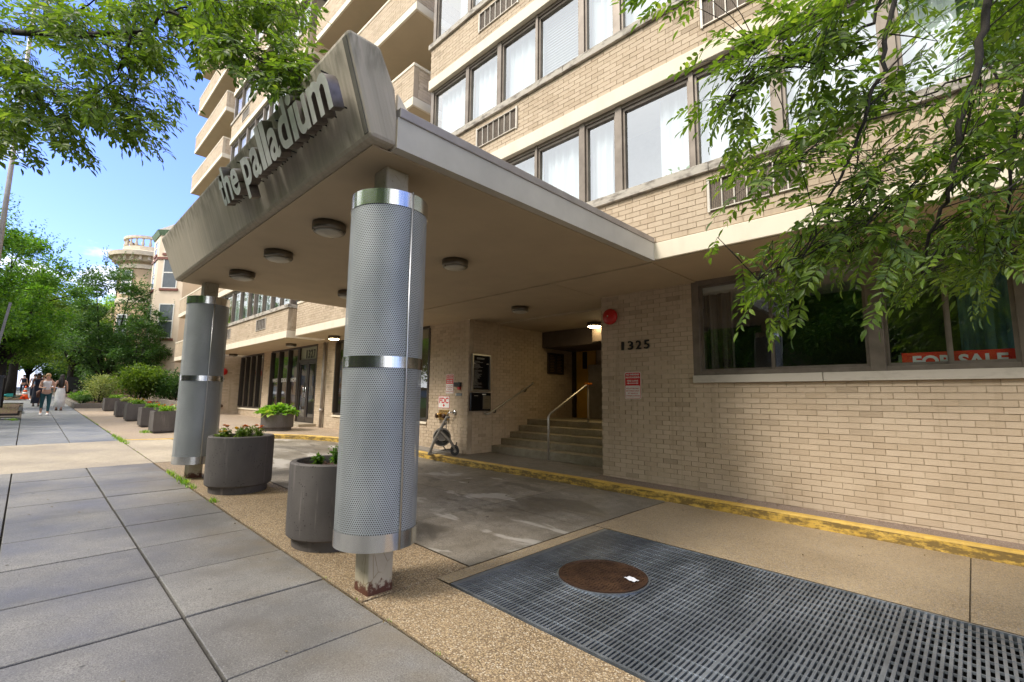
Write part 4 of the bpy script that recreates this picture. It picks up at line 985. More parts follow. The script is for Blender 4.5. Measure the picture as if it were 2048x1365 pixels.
for xx in (-8.65, -8.44):
    m = MB(); m.tube([(xx, YW-.02, 1.06), (xx+(-.03 if xx < -8.5 else .03), YW-.10, 1.04)], [.048, .052], 14); m.build('inlet', M['brass'], si, smooth=True); m = MB(); m.tube([(xx+(-.03 if xx < -8.5 else .03), YW-.101, 1.04), (xx+(-.035 if xx < -8.5 else .035), YW-.125, 1.035)], [.058, .05], 14); m.build('cap', M['iron'], si, smooth=True)
m = MB(); m.tube([(-8.545, YW-.02, 1.06), (-8.545, YW-.035, 1.06)], .022, 10); m.build('clapper_screw', M['iron'], si)
text_on_y('STANDPIPE', .03, -8.54, YW-.0215, 1.135, M['iron'], si, width=.24, center=True, ext=.0008)
sp = thing('wall_spigot', 'round chrome water tap on the brick beside the brass hose connection', 'tap', (-8.16, YW, 1.13))
m = MB(); m.tube([(-8.16, YW-.007, 1.13), (-8.16, YW-.03, 1.13)], .055, 14); m.build('flange', M['chrome'], sp, smooth=True); m = MB(); m.tube([(-8.16, YW-.03, 1.13), (-8.165, YW-.09, 1.13), (-8.22, YW-.12, 1.12), (-8.28, YW-.12, 1.08)], .014, 8); m.build('spout', M['chrome'], sp, smooth=True)
# directory boards on the side wall (face +X), text facing +X
XB = -7.72
def box_x(y0, y1, z0, z1, x0, x1, name, mat, parent, bevel=0):
    m = MB(); m.box(x0, x1, y0, y1, z0, z1); return m.build(name, mat, parent, bevel=bevel)
di = thing('directory_board', 'tall black directory board with rows of white text in an aluminium frame', 'notice board', (XB, 6.93, 1.6))
for a in ((6.66, 6.69, 1.60, 2.40), (7.17, 7.20, 1.60, 2.40), (6.69, 7.17, 1.60, 1.63), (6.69, 7.17, 2.37, 2.40)): box_x(*a, XB, XB+.05, 'frame_bar', M['metal'], di)
box_x(6.69, 7.17, 1.63, 2.37, XB, XB+.02, 'board', M['boardblack'], di)
random.seed(3); rows = MB(); z = 2.24
rows.box(XB+.0205, XB+.022, 6.80, 7.02, 2.31, 2.322); rows.box(XB+.0205, XB+.022, 6.80, 7.02, 2.29, 2.298)
while z > 1.68:
    if random.random() < .9:
        L = random.uniform(.08, .26); y = 6.71
        while y < 6.71+L: w_ = random.uniform(.012, .035); rows.box(XB+.0205, XB+.0215, y, y+w_, z, z+.007); y += w_+.005
    z -= .0215
rows.build('text_lines', M['grey'], di, kind='stuff'); box_x(6.70, 6.76, 2.19, 2.205, XB+.0205, XB+.022, 'number_strip', M['white'], di); box_x(7.09, 7.16, 2.19, 2.205, XB+.0205, XB+.022, 'number_strip', M['white'], di)
ic = thing('intercom_panel', 'square black entry panel below the tall directory board', 'entry panel', (XB, 6.93, 1.3))
box_x(6.63, 7.21, 1.17, 1.56, XB, XB+.05, 'case', M['boardblack'], ic, .006); box_x(6.97, 7.18, 1.21, 1.50, XB+.0505, XB+.058, 'keypad_plate', M['metal'], ic); box_x(6.95, 7.06, 1.515, 1.54, XB+.0505, XB+.055, 'label_strip', M['white'], ic); box_x(6.72, 6.82, 1.49, 1.50, XB+.0505, XB+.054, 'text_line', M['grey'], ic)
for k in range(6): box_x(7.03+.04*(k % 3), 7.04+.04*(k % 3), 1.36+.05*(k//3), 1.37+.05*(k//3), XB+.0585, XB+.062, 'button', M['black'], ic)
pq = thing('brass_plaque', 'dark square plaque with two columns of raised text deep in the recess', 'plaque', (XB, 9.5, 2.3))
box_x(9.2, 9.85, 2.08, 2.62, XB, XB+.04, 'plate', M['darkframe'], pq, .006)
for k in range(11):
    for y0 in (9.28, 9.57): box_x(y0, y0+random.uniform(.12, .2), 2.14+.04*k, 2.15+.04*k, XB+.0405, XB+.043, 'text_line', M['brass'], pq)
random.seed(11)
# FOR SALE board leaning behind the glass
fs = thing('for_sale_board', 'red FOR SALE board standing on the sill behind the right window', 'sign', (-.07, YW+.15, 1.86))
m = MB(); m.box(-.53, .35, YW+.09, YW+.105, 1.80, 1.995); m.build('board', M['salered'], fs); m = MB(); m.box(-.56, -.532, YW+.09, YW+.105, 1.80, 1.975); m.build('edge', M['copper'], fs)
text_on_y('FOR SALE', .165, -.44, YW+.087, 1.84, M['salewhite'], fs, width=.72, offset=.006, ext=.002)

# ------------------------------------------------------------ grating and manhole
gt = thing('floor_grating', 'large galvanised steel ventilation grating set flush in the driveway', 'grating', (-1.5, 3.4, 0))
def gz(x, y): return G(x, y)-.002
def gbox(m, x0, x1, y0, y1, d0, d1):
    m.hexa([(x0, y0, gz(x0, y0)+d0), (x1, y0, gz(x1, y0)+d0), (x1, y1, gz(x1, y1)+d0), (x0, y1, gz(x0, y1)+d0), (x0, y0, gz(x0, y0)+d1), (x1, y0, gz(x1, y0)+d1), (x1, y1, gz(x1, y1)+d1), (x0, y1, gz(x0, y1)+d1)])
m = MB(); w_ = .02
gbox(m, GX0, GX1, GY0, GY0+w_, -.08, .004); gbox(m, GX0, GX1, GY1-w_, GY1, -.08, .004); gbox(m, GX0, GX0+.05, GY0+w_, GY1-w_, -.08, .004); gbox(m, GX1-w_, GX1, GY0+w_, GY1-w_, -.08, .004)
m.build('frame', M['steel_grate'], gt)
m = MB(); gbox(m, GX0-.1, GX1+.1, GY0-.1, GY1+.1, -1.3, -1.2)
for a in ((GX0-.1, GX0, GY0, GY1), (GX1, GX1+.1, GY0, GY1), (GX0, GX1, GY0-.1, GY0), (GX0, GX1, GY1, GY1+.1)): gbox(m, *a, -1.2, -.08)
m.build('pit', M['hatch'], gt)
PB = [GX0+.055, -2.29, -1.71, -1.11, -.455, .16, .78, GX1-.025]
MHX, MHY, MHR = -2.20, 3.31, .345
for i, (a, b) in enumerate(zip(PB, PB[1:])):
    m = MB(); a += .008; coarse = i >= 4; sp_ = .035 if coarse else .0275; th_ = .017 if coarse else .0145
    def seg_out(xx, y0, y1):
        d = MHR**2-(xx-MHX)**2
        if d <= 0: return [(y0, y1)]
        h = math.sqrt(d); return [s for s in ((y0, min(y1, MHY-h)), (max(y0, MHY+h), y1)) if s[1]-s[0] > .01]
    nb = int((b-a)/sp_)
    for j in range(nb+1):
        xx = a+(b-a)*j/nb; tw = th_
        for y0, y1 in seg_out(xx, GY0+w_, GY1-w_): gbox(m, xx-tw/2, xx+tw/2, y0, y1, -.045, 0)
    nr = 20
    for j in range(1, nr):
        yy = GY0+w_+(GY1-GY0-2*w_)*j/nr; d = MHR**2-(yy-MHY)**2; segs = [(a, b)]
        if d > 0:
            h = math.sqrt(d); segs = [s for s in ((a, min(b, MHX-h)), (max(a, MHX+h), b)) if s[1]-s[0] > .01]
        for x0, x1 in segs: gbox(m, x0, x1, yy-.0028, yy+.0028, -.012, .003)
    m.build('grating_panel', M['steel_grate'], gt, kind='stuff')
mh = thing('manhole_cover', 'round rusty iron manhole cover in the middle of the steel grating', 'manhole cover', (MHX, MHY, G(MHX, MHY)))
z_ = G(MHX, MHY)
m = MB(); m.lathe((MHX, MHY, z_), [(MHR-.002, -.04), (MHR, .012), (MHR-.02, .012), (MHR-.022, .006), (.001, .006)], 64, close=False); m.build('disc', M['iron'], mh)
m = MB()
for i in range(-9, 10):
    for j in range(-9, 10):
        x, y = MHX+i*.034, MHY+j*.034
        if math.hypot(x-MHX, y-MHY) > MHR-.04: continue
        if (i+j) % 2: m.box(x-.013, x+.013, y-.004, y+.004, z_+.006, z_+.0105)
        else: m.box(x-.004, x+.004, y-.013, y+.013, z_+.006, z_+.0105)
m.build('tread_studs', M['iron'], mh, kind='stuff')
m = MB(); m.lathe((MHX, MHY, z_), [(MHR+.001, -.06), (MHR+.001, .003), (MHR+.016, .003), (MHR+.016, -.06)], 64, close=False); m.build('seat_ring', M['steel_grate'], mh)
pp = MB(); n_ = 5
for i in range(n_):
    for j in range(n_):
        f_ = lambda a, b: (-2.045+.095*a/n_+.02*b/n_, 3.37+.06*b/n_-.03*a/n_, z_+.014+.003*math.sin(a*1.7+b*2.1))
        pp.quad(f_(i, j), f_(i+1, j), f_(i+1, j+1), f_(i, j+1))
o = pp.build('paper_scrap', M['paper']); tag(o, 'crumpled scrap of white paper lying on the manhole cover', 'paper scrap')

# ------------------------------------------------------------ planters
def leafcloud(mb, c, rad, n, size, up=.3, flat=1, rnd=random, shell=.55, mats=1):
    for _ in range(n):
        while True:
            v = Vector((rnd.uniform(-1, 1), rnd.uniform(-1, 1), rnd.uniform(-1, 1)))
            l = v.length
            if .05 < l <= 1: break
        k = (shell+(1-shell)*rnd.random())/l*(rnd.random()**.15)
        p = Vector((c[0]+v.x*k*rad[0], c[1]+v.y*k*rad[1], c[2]+v.z*k*rad[2]))
        leaf_quad(mb, p, size*rnd.uniform(.6, 1.3), rnd, up, (v/l))
def leaf_quad(mb, p, s, rnd, up=.3, out=None, asp=.42):
    d = Vector((rnd.gauss(0, 1), rnd.gauss(0, 1), rnd.gauss(0, .6)-.15))
    if out is not None: d += out*.9
    d.normalize(); nrm = Vector((rnd.gauss(0, .6), rnd.gauss(0, .6), 1+up)); w = d.cross(nrm)
    if w.length < 1e-3: w = Vector((1, 0, 0))
    w.normalize(); h = w.cross(d)*.1*s; t = d*s; ww = w*s*asp*.55; n = len(mb.v)
    mb.v += [tuple(p), tuple(p+t*.38+ww+h), tuple(p+t), tuple(p+t*.38-ww+h)]
    mb.f.append((n, n+1, n+2, n+3)); mb.m.append(mb.mi)
def bloom(mb, p, r, rnd):
    for k in range(7):
        a = k*.9; q = Vector((math.cos(a), math.sin(a), .5)).normalized()*r; w = Vector((-math.sin(a), math.cos(a), 0))*r*.5; n = len(mb.v)
        mb.v += [tuple(p), tuple(p+q*.6+w), tuple(p+q+Vector((0, 0, r*.2))), tuple(p+q*.6-w)]; mb.f.append((n, n+1, n+2, n+3)); mb.m.append(mb.mi)
    for k in range(5):
        a = k*1.26; q = Vector((math.cos(a)*.4, math.sin(a)*.4, 1)).normalized()*r*.8; w = Vector((-math.sin(a), math.cos(a), 0))*r*.4; n = len(mb.v)
        mb.v += [tuple(p), tuple(p+q*.6+w), tuple(p+q), tuple(p+q*.6-w)]; mb.f.append((n, n+1, n+2, n+3)); mb.m.append(mb.mi)
def round_planter(x, y, z, r, h, label, group='round concrete planters'):
    t_ = thing('round_planter', label, 'planter', (x, y, z), group)
    m = MB(); m.lathe((x, y, z-.02), [(r-.055, 0), (r-.05, .11)], 48, close=False); m.build('plinth', M['planter'], t_, smooth=True)
    m = MB(); m.lathe((x, y, z), [(.05, .085), (r-.02, .085), (r-.004, .10), (r, .13), (r, h-.012), (r-.012, h), (r-.055, h), (r-.062, h-.01), (r-.065, h-.09)], 64, close=False); o_ = m.build('bowl', M['planter'], t_, smooth=True); o_.modifiers.new('e', 'EDGE_SPLIT').split_angle = math.radians(38)
    m = MB(); n = 24; m.v = [(x, y, z+h-.05)]
    for i in range(n): a = 2*PI*i/n; m.v.append((x+(r-.06)*math.cos(a), y+(r-.06)*math.sin(a), z+h-.075))
    for i in range(n): m.f.append((0, 1+i, 1+(i+1) % n)); m.m.append(0)
    m.build('soil', M['mulch'], t_)
    ch = MB()
    for _ in range(260):
        a = random.uniform(0, 2*PI); q = (r-.09)*math.sqrt(random.random()); leaf_quad(ch, Vector((x+q*math.cos(a), y+q*math.sin(a), z+h-.052)), random.uniform(.02, .045), random, 2)
    ch.build('wood_chips', M['mulch'], t_, kind='stuff')
    return t_
def plant(x, y, z, rad, hgt, label, group=None, mat='leaf', n=160, size=.05, blooms=(), name='flower_plant', cat='plant', stem=True):
    t_ = thing(name, label, cat, (x, y, z), group); m = MB()
    k = 7
    for i in range(k):
        a = i*2.4; q = rad*.6*math.sqrt((i+.5)/k); tip = Vector((x+q*math.cos(a), y+q*math.sin(a), z+hgt*random.uniform(.6, 1)))
        m.tube([(x+q*.2*math.cos(a), y+q*.2*math.sin(a), z), tip], .004, 4, cap=False)
        for j in range(n//k):
            f_ = random.uniform(.25, 1); b = Vector((x, y, z)).lerp(tip, f_)+Vector((random.gauss(0, rad*.22), random.gauss(0, rad*.22), random.gauss(0, hgt*.05))); leaf_quad(m, b, size*random.uniform(.6, 1.2), random, .4, Vector((math.cos(a), math.sin(a), .4)))
    m.build('foliage', M[mat], t_)
    for col, cnt, br in blooms:
        for _ in range(cnt):
            a = random.uniform(0, 2*PI); q = rad*.75*math.sqrt(random.random()); fb = MB(); bloom(fb, Vector((x+q*math.cos(a), y+q*math.sin(a), z+hgt*random.uniform(.85, 1.1))), br, random); fb.build('flower', M[col], t_)
    return t_
P1 = (-7.30, 2.15, G(-7.3, 2.15)); P2 = (-4.42, 2.14, G(-4.42, 2.14))
round_planter(*P1, .405, .73, 'round grey concrete planter of marigolds beside the far column')
round_planter(*P2, .405, .74, 'round grey concrete planter half hidden behind the near column')
P3 = (-14.45, 5.15, G(-14.45, 5.15)+.115); round_planter(*P3, .43, .50, 'round grey concrete planter overflowing with hostas before the 1327 shopfront')
MG = ['front left marigold with two orange blooms in the round planter by the far column', 'marigold with the yellow blooms at the left of the round planter by the far column', 'tall flowerless middle plant in the round planter by the far column', 'marigold with a single orange bloom right of the middle of the round planter', 'rightmost marigold of the round planter by the far column, with orange blooms', 'smallest marigold, low at the front rim of the round planter']
for i, (dx, dy, rr_, hh, bl_) in enumerate(((-.12, -.18, .10, .17, (('fl_orange', 2, .022),)), (-.22, .05, .09, .15, (('fl_yellow', 2, .024), ('fl_orange', 1, .02))), (-.02, .10, .11, .20, ()), (.12, -.05, .10, .19, (('fl_orange', 1, .022),)), (.17, .15, .10, .17, (('fl_orange', 2, .024),)), (.02, -.27, .07, .11, (('fl_yellow', 1, .02),)))):
    plant(P1[0]+dx, P1[1]+dy, P1[2]+.67, rr_, hh, MG[i], 'marigolds in the round planter', n=190, size=.045, blooms=[(c_, n_+1, r_*1.5) for c_, n_, r_ in bl_])
GP = ['smallest green sprig, leftmost in the planter behind the near column', 'tallest pointed green plant in the planter behind the near column', 'middle bushy green plant in the planter behind the near column', 'green plant closest to the near column in its planter']
for i, (dx, dy, rr_, hh) in enumerate(((-.14, -.12, .06, .10), (-.02, .0, .09, .19), (.10, .06, .09, .16), (.16, .16, .08, .14))):
    plant(P2[0]+dx, P2[1]+dy, P2[2]+.68, rr_, hh, GP[i], 'green plants in the near planter', n=220, size=.04, mat='leaf2')
t_ = thing('hosta_clump', 'bushy lime-green hosta clump filling the round planter at the 1327 shopfront', 'plant', (P3[0], P3[1], P3[2]+.45)); m = MB()
for _ in range(420):
    a = random.uniform(0, 2*PI); q = .48*math.sqrt(random.random()); m_p = Vector((P3[0]+q*math.cos(a), P3[1]+q*math.sin(a), P3[2]+.45+.28*(1-(q/.5)**2)*random.uniform(.5, 1.1))); leaf_quad(m, m_p, random.uniform(.10, .2), random, .5, Vector((math.cos(a), math.sin(a), .3)), .7)
m.build('foliage', M['lime'], t_)
# square planters by the plaza edge
SQ = [(-16.55, 2.86, 'nearest square grey planter, with orange and yellow flowers, half behind the far column'), (-18.85, 2.90, 'second square grey planter from the front, with pink and orange flowers'), (-21.75, 2.88, 'middle one of the square grey planters, with yellow and white flowers'), (-24.3, 2.86, 'square grey planter with low pale greenery, fourth from the front'), (-29.0, 3.0, 'farthest square grey planter, in front of the variegated bush')]
for i, (x, y, lb) in enumerate(SQ):
    z = G(x, y)+.004; s = .33 if i < 4 else .42; h = .60
    t_ = thing('square_planter', lb, 'planter', (x, y, z), 'square concrete planters along the plaza')
    m = MB(); m.box(x-s+.04, x+s-.04, y-s+.04, y+s-.04, z-.02, z+.05); m.build('plinth', M['planter'], t_)
    m = MB(); m.box(x-s, x+s, y-s, y-s+.05, z+.05, z+h); m.box(x-s, x+s, y+s-.05, y+s, z+.05, z+h); m.box(x-s, x-s+.05, y-s+.05, y+s-.05, z+.05, z+h); m.box(x+s-.05, x+s, y-s+.05, y+s-.05, z+.05, z+h); m.build('box', M['planter'], t_)
    m = MB(); m.box(x-s+.05, x+s-.05, y-s+.05, y+s-.05, z+h-.12, z+h-.06); m.build('soil', M['mulch'], t_)
    sets = [(('fl_yellow', 3, .035), ('fl_orange', 6, .035)), (('fl_orange', 6, .035), ('fl_red', 4, .04)), (('fl_yellow', 7, .04), ('white', 6, .03)), (('white', 3, .025),), ()][i]
    plant(x, y, z+h-.07, s*1.0, .22, ['orange and yellow flowers', 'pink and orange flowers', 'yellow and white flowers', 'low pale green plants', 'sparse green sprigs'][i]+' growing in the '+['nearest', 'second', 'middle', 'fourth', 'farthest'][i]+' square planter', None, n=420, size=.08, mat='leafpale' if i == 3 else 'lime', blooms=sets)

# weeds in the joints
wd_ = MB(); random.seed(5)
def tuft(x, y, n, s, mat=None):
    for _ in range(n):
        a = random.uniform(0, 2*PI); b = Vector((x+random.gauss(0, s*.5), y+random.gauss(0, s*.35), 0)); b.z = G(b.x, b.y)
        tip = b+Vector((math.cos(a)*s*.5, math.sin(a)*s*.5, s*random.uniform(.4, 1))); w = Vector((-math.sin(a), math.cos(a), 0))*s*.07; k = len(wd_.v)
        wd_.v += [tuple(b-w), tuple(b+w), tuple(b.lerp(tip, .6)+w), tuple(tip)]; wd_.f.append((k, k+1, k+2, k+3)); wd_.m.append(0)
for _ in range(26): tuft(random.uniform(-9.3, -7.7), 1.71, 12, .07)
tuft(-6.75, 1.72, 26, .08); tuft(-6.7, 1.74, 14, .06)
for _ in range(26): tuft(random.uniform(-16.2, -13.9), 1.71, 10, .08)
for _ in range(30): tuft(random.uniform(-26, -16), 1.71, 6, .05)
for _ in range(8): tuft(random.uniform(-14.4, -10.6), 1.70, 5, .03)
for x in (-3.1, -3.6, -2.7, -5.3, -2.2): tuft(x, 1.708, 5, .025)
for _ in range(10): tuft(-16.6+random.gauss(0, .3), 2.45+random.gauss(0, .05), 12, .09)
for _ in range(40): tuft(random.uniform(-24.2, -23.2), random.uniform(-1.5, -.1), 14, .08)
o = wd_.build('weeds', M['lime'], None, kind='stuff')
ll = MB(); random.seed(77)
for _ in range(260):
    x, y = random.choice(((random.uniform(-9, 2), random.uniform(-.8, 2.3)), (random.uniform(-9, 3), random.uniform(4.5, 6.1)), (random.uniform(-9, 1), random.gauss(1.71, .05)), (random.uniform(-8, 3), 6.45)))
    if abs(x+7.3) < .45 and abs(y-2.15) < .45: continue
    leaf_quad(ll, Vector((x, y, G(x, y)+(.125 if y > 6.25 else .008))), random.uniform(.012, .035), random, 6, None, .5)
ll.v = [(a, b, max(c, G(a, b)+.004)) for a, b, c in ll.v]
ll.build('leaf_litter', plain('dry_leaf', (.16, .12, .05), .8, var=.5, scale=30), None, kind='stuff')
 

# ------------------------------------------------------------ hose reel cart
hr = thing('hose_reel_cart', 'grey plastic hose reel cart with a coiled dark hose and wheels by the brick corner', 'hose reel', (-8.0, 6.2, .27))
zg = .275
def frame_side(xo):
    m = MB(); m.tube([(-8.28+xo, 6.05, zg+.03), (-8.22+xo, 6.12, zg+.30), (-8.10+xo, 6.24, zg+.62), (-8.06+xo, 6.29, zg+.76), (-8.00+xo, 6.31, zg+.77)], [.028, .03, .026, .022, .02], 8)
    m.tube([(-8.14+xo, 6.2, zg+.50), (-8.0+xo, 6.36, zg+.28), (-7.92+xo, 6.44, zg+.10)], [.024, .026, .024], 8); m.tube([(-8.28+xo, 6.05, zg+.035), (-7.95+xo, 6.42, zg+.09)], .024, 8); return m
frame_side(0).build('side_frame', M['reel'], hr, smooth=True); m2 = frame_side(.0); m2.v = [(x+.26, y-.20, z) for x, y, z in m2.v]; m2.build('side_frame', M['reel'], hr, smooth=True)
m = MB(); m.tube([(-8.0, 6.31, zg+.77), (-7.74, 6.11, zg+.77)], .022, 8); m.tube([(-8.08, 6.26, zg+.63), (-7.82, 6.06, zg+.63)], .03, 8); m.tube([(-8.28, 6.05, zg+.035), (-8.02, 5.85, zg+.035)], .035, 8); m.build('handle', M['reel'], hr, smooth=True)
ax = Vector((.26, -.20, 0)).normalized(); c0 = Vector((-8.09, 6.21, zg+.36)); 
def ring(c, axis, r, n=24): 
    u = Vector((0, 0, 1)); v = axis.cross(u); return [c+u*r*math.cos(2*PI*i/n)+v*r*math.sin(2*PI*i/n) for i in range(n+1)]
for k in (.02, .25):
    m = MB(); m.tube(ring(c0+ax*k, ax, .172), .013, 6, cap=False); [m.tube([c0+ax*k, c0+ax*k+Vector((0, 0, 1))*.17*math.cos(q)+ax.cross(Vector((0, 0, 1)))*.17*math.sin(q)], .012, 5) for q in (0, 2.1, 4.2)]; m.tube([c0+ax*k, c0+ax*(k+.015)], .08, 20); m.build('reel_flange', M['reel'], hr, smooth=False)
m = MB()
for lay in range(3):
    for k in range(9-lay): m.tube(ring(c0+ax*(.05+k*.023+lay*.01), ax, .11+lay*.023), .012, 6, cap=False)
m.tube([c0+ax*.06+Vector((0, 0, -.15)), c0+ax*.1+Vector((.1, .05, -.28)), c0+ax*.1+Vector((.28, .1, -.26)), c0+ax*.1+Vector((.3, .16, -.1))], .012, 6)
m.build('hose', M['hose'], hr, smooth=True)
for k in (-.03, .30):
    cc = Vector((-7.93, 6.43, zg+.09))+ax*k; m = MB(); m.tube([cc, cc+ax*.04], .09, 20); w_o = m.build('wheel', M['black'], hr); m = MB(); m.tube([cc+ax*.041, cc+ax*.05], .03, 10); m.build('hub', M['reel'], w_o)
m = MB(); m.tube([(-8.28, YW-.12, 1.08), (-8.26, YW-.15, .9), (-8.2, 6.4, .75), (-8.1, 6.25, zg+.4)], .011, 6); m.build('supply_hose', M['hose'], hr, smooth=True)
# ------------------------------------------------------------ neighbouring houses
random.seed(21)
def poly_house_bay(mb, pts, z0, z1):
    n = len(pts); mb.prism([(p[0], p[1], z0) for p in pts], (0, 0, z1-z0))
sh = thing('stucco_house', 'cream stucco row house with an angular bay, brown sills and a green cornice', 'house', (-40, 8, .9))
# footprint: octagonal bay, its 45 degree facet faces the camera
bayp = [(-37.9, 9.6), (-37.9, 6.75), (-39.1, 5.45), (-41.2, 5.45), (-42.4, 6.6), (-42.4, 9.6)]
m = MB(); poly_house_bay(m, bayp, .3, 12.3); m.build('wall', M['stucco'], sh)
m = MB(); m.box(-37.88, -36.2, 7.9, 20, .3, 11.9); m.build('wall', M['stucco2'], sh)
m = MB(); m.box(-52, -42.41, 8.6, 20, .3, 11.6); m.build('wall', M['stucco2'], sh)
def facet_frame(p, q, z, w, h, parent, off=.5):
    """window on the facet from p to q, centred at fraction off"""
    P, Q = Vector((p[0], p[1], 0)), Vector((q[0], q[1], 0)); u = (Q-P).normalized(); nrm = Vector((u.y, -u.x, 0)); c = P.lerp(Q, off)
    cen = Vector((-40, 8, 0))
    if nrm.dot(c-cen) < 0: nrm = -nrm
    def bx(m, a, b, z0, z1, d0, d1):
        A = c+u*a; B = c+u*b
        m.hexa([(*(A+nrm*d0).xy, z0), (*(B+nrm*d0).xy, z0), (*(B+nrm*d1).xy, z0), (*(A+nrm*d1).xy, z0), (*(A+nrm*d0).xy, z1), (*(B+nrm*d0).xy, z1), (*(B+nrm*d1).xy, z1), (*(A+nrm*d1).xy, z1)])
    m = MB(); t_ = .07
    bx(m, -w/2, -w/2+t_, z, z+h, 0, .03); bx(m, w/2-t_, w/2, z, z+h, 0, .03); bx(m, -w/2+t_, w/2-t_, z, z+t_, 0, .03); bx(m, -w/2+t_, w/2-t_, z+h-t_, z+h, 0, .03); bx(m, -w/2+t_, w/2-t_, z+h/2-.04, z+h/2+.04, 0, .03)
    wo_ = m.build('window', M['white'], parent)
    m = MB(); bx(m, -w/2+t_, w/2-t_, z+t_, z+h-t_, .002, .012); m.build('pane', M['darkpane'], wo_)
    m = MB(); bx(m, -w/2-.1, w/2+.1, z-.16, z-.002, 0, .08); m.build('sill', M['brownsill'], wo_)
M['darkpane'] = plain('dark_window_pane', (.10, .12, .14), .08)
fa = (bayp[1], bayp[2]); fb = (bayp[2], bayp[3])
for z, h in ((5.15, 2.35), (8.55, 2.2), (11.0, 1.0)):
    facet_frame(*fa, z, 1.0, h, sh, .5); facet_frame(*fb, z, .9, h, sh, .5)
m = MB()
for a, b in zip(bayp, bayp[1:]):
    A, B = Vector((*a, 0)), Vector((*b, 0)); u = (B-A).normalized(); nn = Vector((u.y, -u.x, 0)); nn = nn if nn.dot((A+B)/2-Vector((-40, 8, 0))) > 0 else -nn
    m.hexa([(*(A).xy, 10.55), (*(B).xy, 10.55), (*(B+nn*.06).xy, 10.55), (*(A+nn*.06).xy, 10.55), (*(A).xy, 10.72), (*(B).xy, 10.72), (*(B+nn*.06).xy, 10.72), (*(A+nn*.06).xy, 10.72)])
m.build('string_course', M['brownsill'], sh)
def scaled(pts, k, c=(-40.1, 8.5)): return [(c[0]+(p[0]-c[0])*k, c[1]+(p[1]-c[1])*k) for p in pts]
m = MB(); lo = scaled(bayp, 1.02); hi = scaled(bayp, 1.07); n = len(lo); m.v = [(p[0], p[1], 12.25) for p in lo]+[(p[0], p[1], 12.6) for p in hi]; m.f = [tuple(range(n-1, -1, -1)), tuple(range(n, 2*n))]+[(i, (i+1) % n, (i+1) % n+n, i+n) for i in range(n)]; m.m = [0]*len(m.f); m.build('cornice', M['copper'], sh)
m = MB(); hi = scaled(bayp, 1.06); n = len(hi); m.v = [(p[0], p[1], 12.6) for p in hi]+[(-40.1, 9.2, 15.6)]; m.f = [(i, (i+1) % n, n) for i in range(n)]; m.m = [0]*n; m.build('bay_roof', M['slate'], sh)
m = MB(); m.prism([(-36.0, 7.7, 11.9), (-36.0, 20, 11.9), (-36.0, 13.8, 16)], (-16, 0, 0)); m.build('roof', M['slate'], sh)
# turreted brick house further on
th = thing('turret_house', 'far tan brick mansion block with a round corner turret, heavy cornice and balustrade', 'building', (-62, 8, 1.3))
tcx, tcy, R_ = -60.0, 7.9, 2.5
m = MB(); m.lathe((tcx, tcy, 0), [(R_, 1), (R_, 15.2)], 32); m.build('turret', M['tanbrick'], th, smooth=True)
m = MB(); m.box(-75, tcx+.6, tcy, 22, 1, 15.2); m.box(tcx-.2, tcx+1.9, tcy+.2, 18, 1, 15.2); m.build('wall', M['tanbrick'], th)
m = MB()
for z0, z1, r in ((11.15, 11.6, R_+.12), (14.6, 15.0, R_+.12)): m.lathe((tcx, tcy, 0), [(r-.1, z0), (r, z0), (r, z1), (r-.1, z1)], 32); 
m.box(tcx+1.9, tcx+2.05, tcy+.2, 18, 11.15, 11.6); m.box(tcx+1.9, tcx+2.05, tcy+.2, 18, 14.6, 15.0)
m.build('string_course', M['tanstone'], th)
m = MB(); m.lathe((tcx, tcy, 0), [(R_, 15.2), (R_+.35, 15.3), (R_+.45, 15.7), (R_+1.0, 15.75), (R_+1.05, 16.15), (R_+.6, 16.3), (.1, 16.35)], 32); m.box(tcx, tcx+2.9, tcy+.2, 18, 15.7, 16.25); m.build('cornice', M['tanstone'], th, smooth=False)
for i in range(28):
    a = 2*PI*i/28; c = (tcx+(R_+.6)*math.cos(a), tcy+(R_+.6)*math.sin(a)); m = MB(); m.box(c[0]-.1, c[0]+.1, c[1]-.1, c[1]+.1, 15.35, 15.75); m.build('bracket', M['tanstone'], th)
for i in range(24):
    a = 2*PI*i/24; m = MB(); m.lathe((tcx+R_*.92*math.cos(a), tcy+R_*.92*math.sin(a), 16.9), [(.08, 0), (.15, .2), (.07, .6), (.1, .8)], 8); m.build('baluster', M['tanstone'], th, smooth=True)
m = MB(); m.lathe((tcx, tcy, 0), [(R_*.92-.15, 16.35), (R_*.92+.15, 16.35), (R_*.92+.15, 16.9), (R_*.92-.15, 16.9)], 32, close=False); m.lathe((tcx, tcy, 0), [(R_*.92-.18, 17.7), (R_*.92+.18, 17.7), (R_*.92+.18, 17.95), (R_*.92-.18, 17.95)], 32, close=False); m.box(tcx+1.0, tcx+2.0, tcy+.3, tcy+2.0, 16.3, 18.3); m.build('parapet', M['tanstone'], th)
m = MB(); m.box(tcx+1.7, tcx+1.9, tcy+2.0, 18, 16.25, 16.9); m.box(tcx+1.7, tcx+1.9, tcy+2.0, 18, 17.7, 17.95)
for k in range(9): m.box(tcx+1.7, tcx+1.9, tcy+2.0+1.4*k, tcy+2.6+1.4*k, 16.9, 17.7)
m.build('parapet_wall', M['tanbrick'], th)
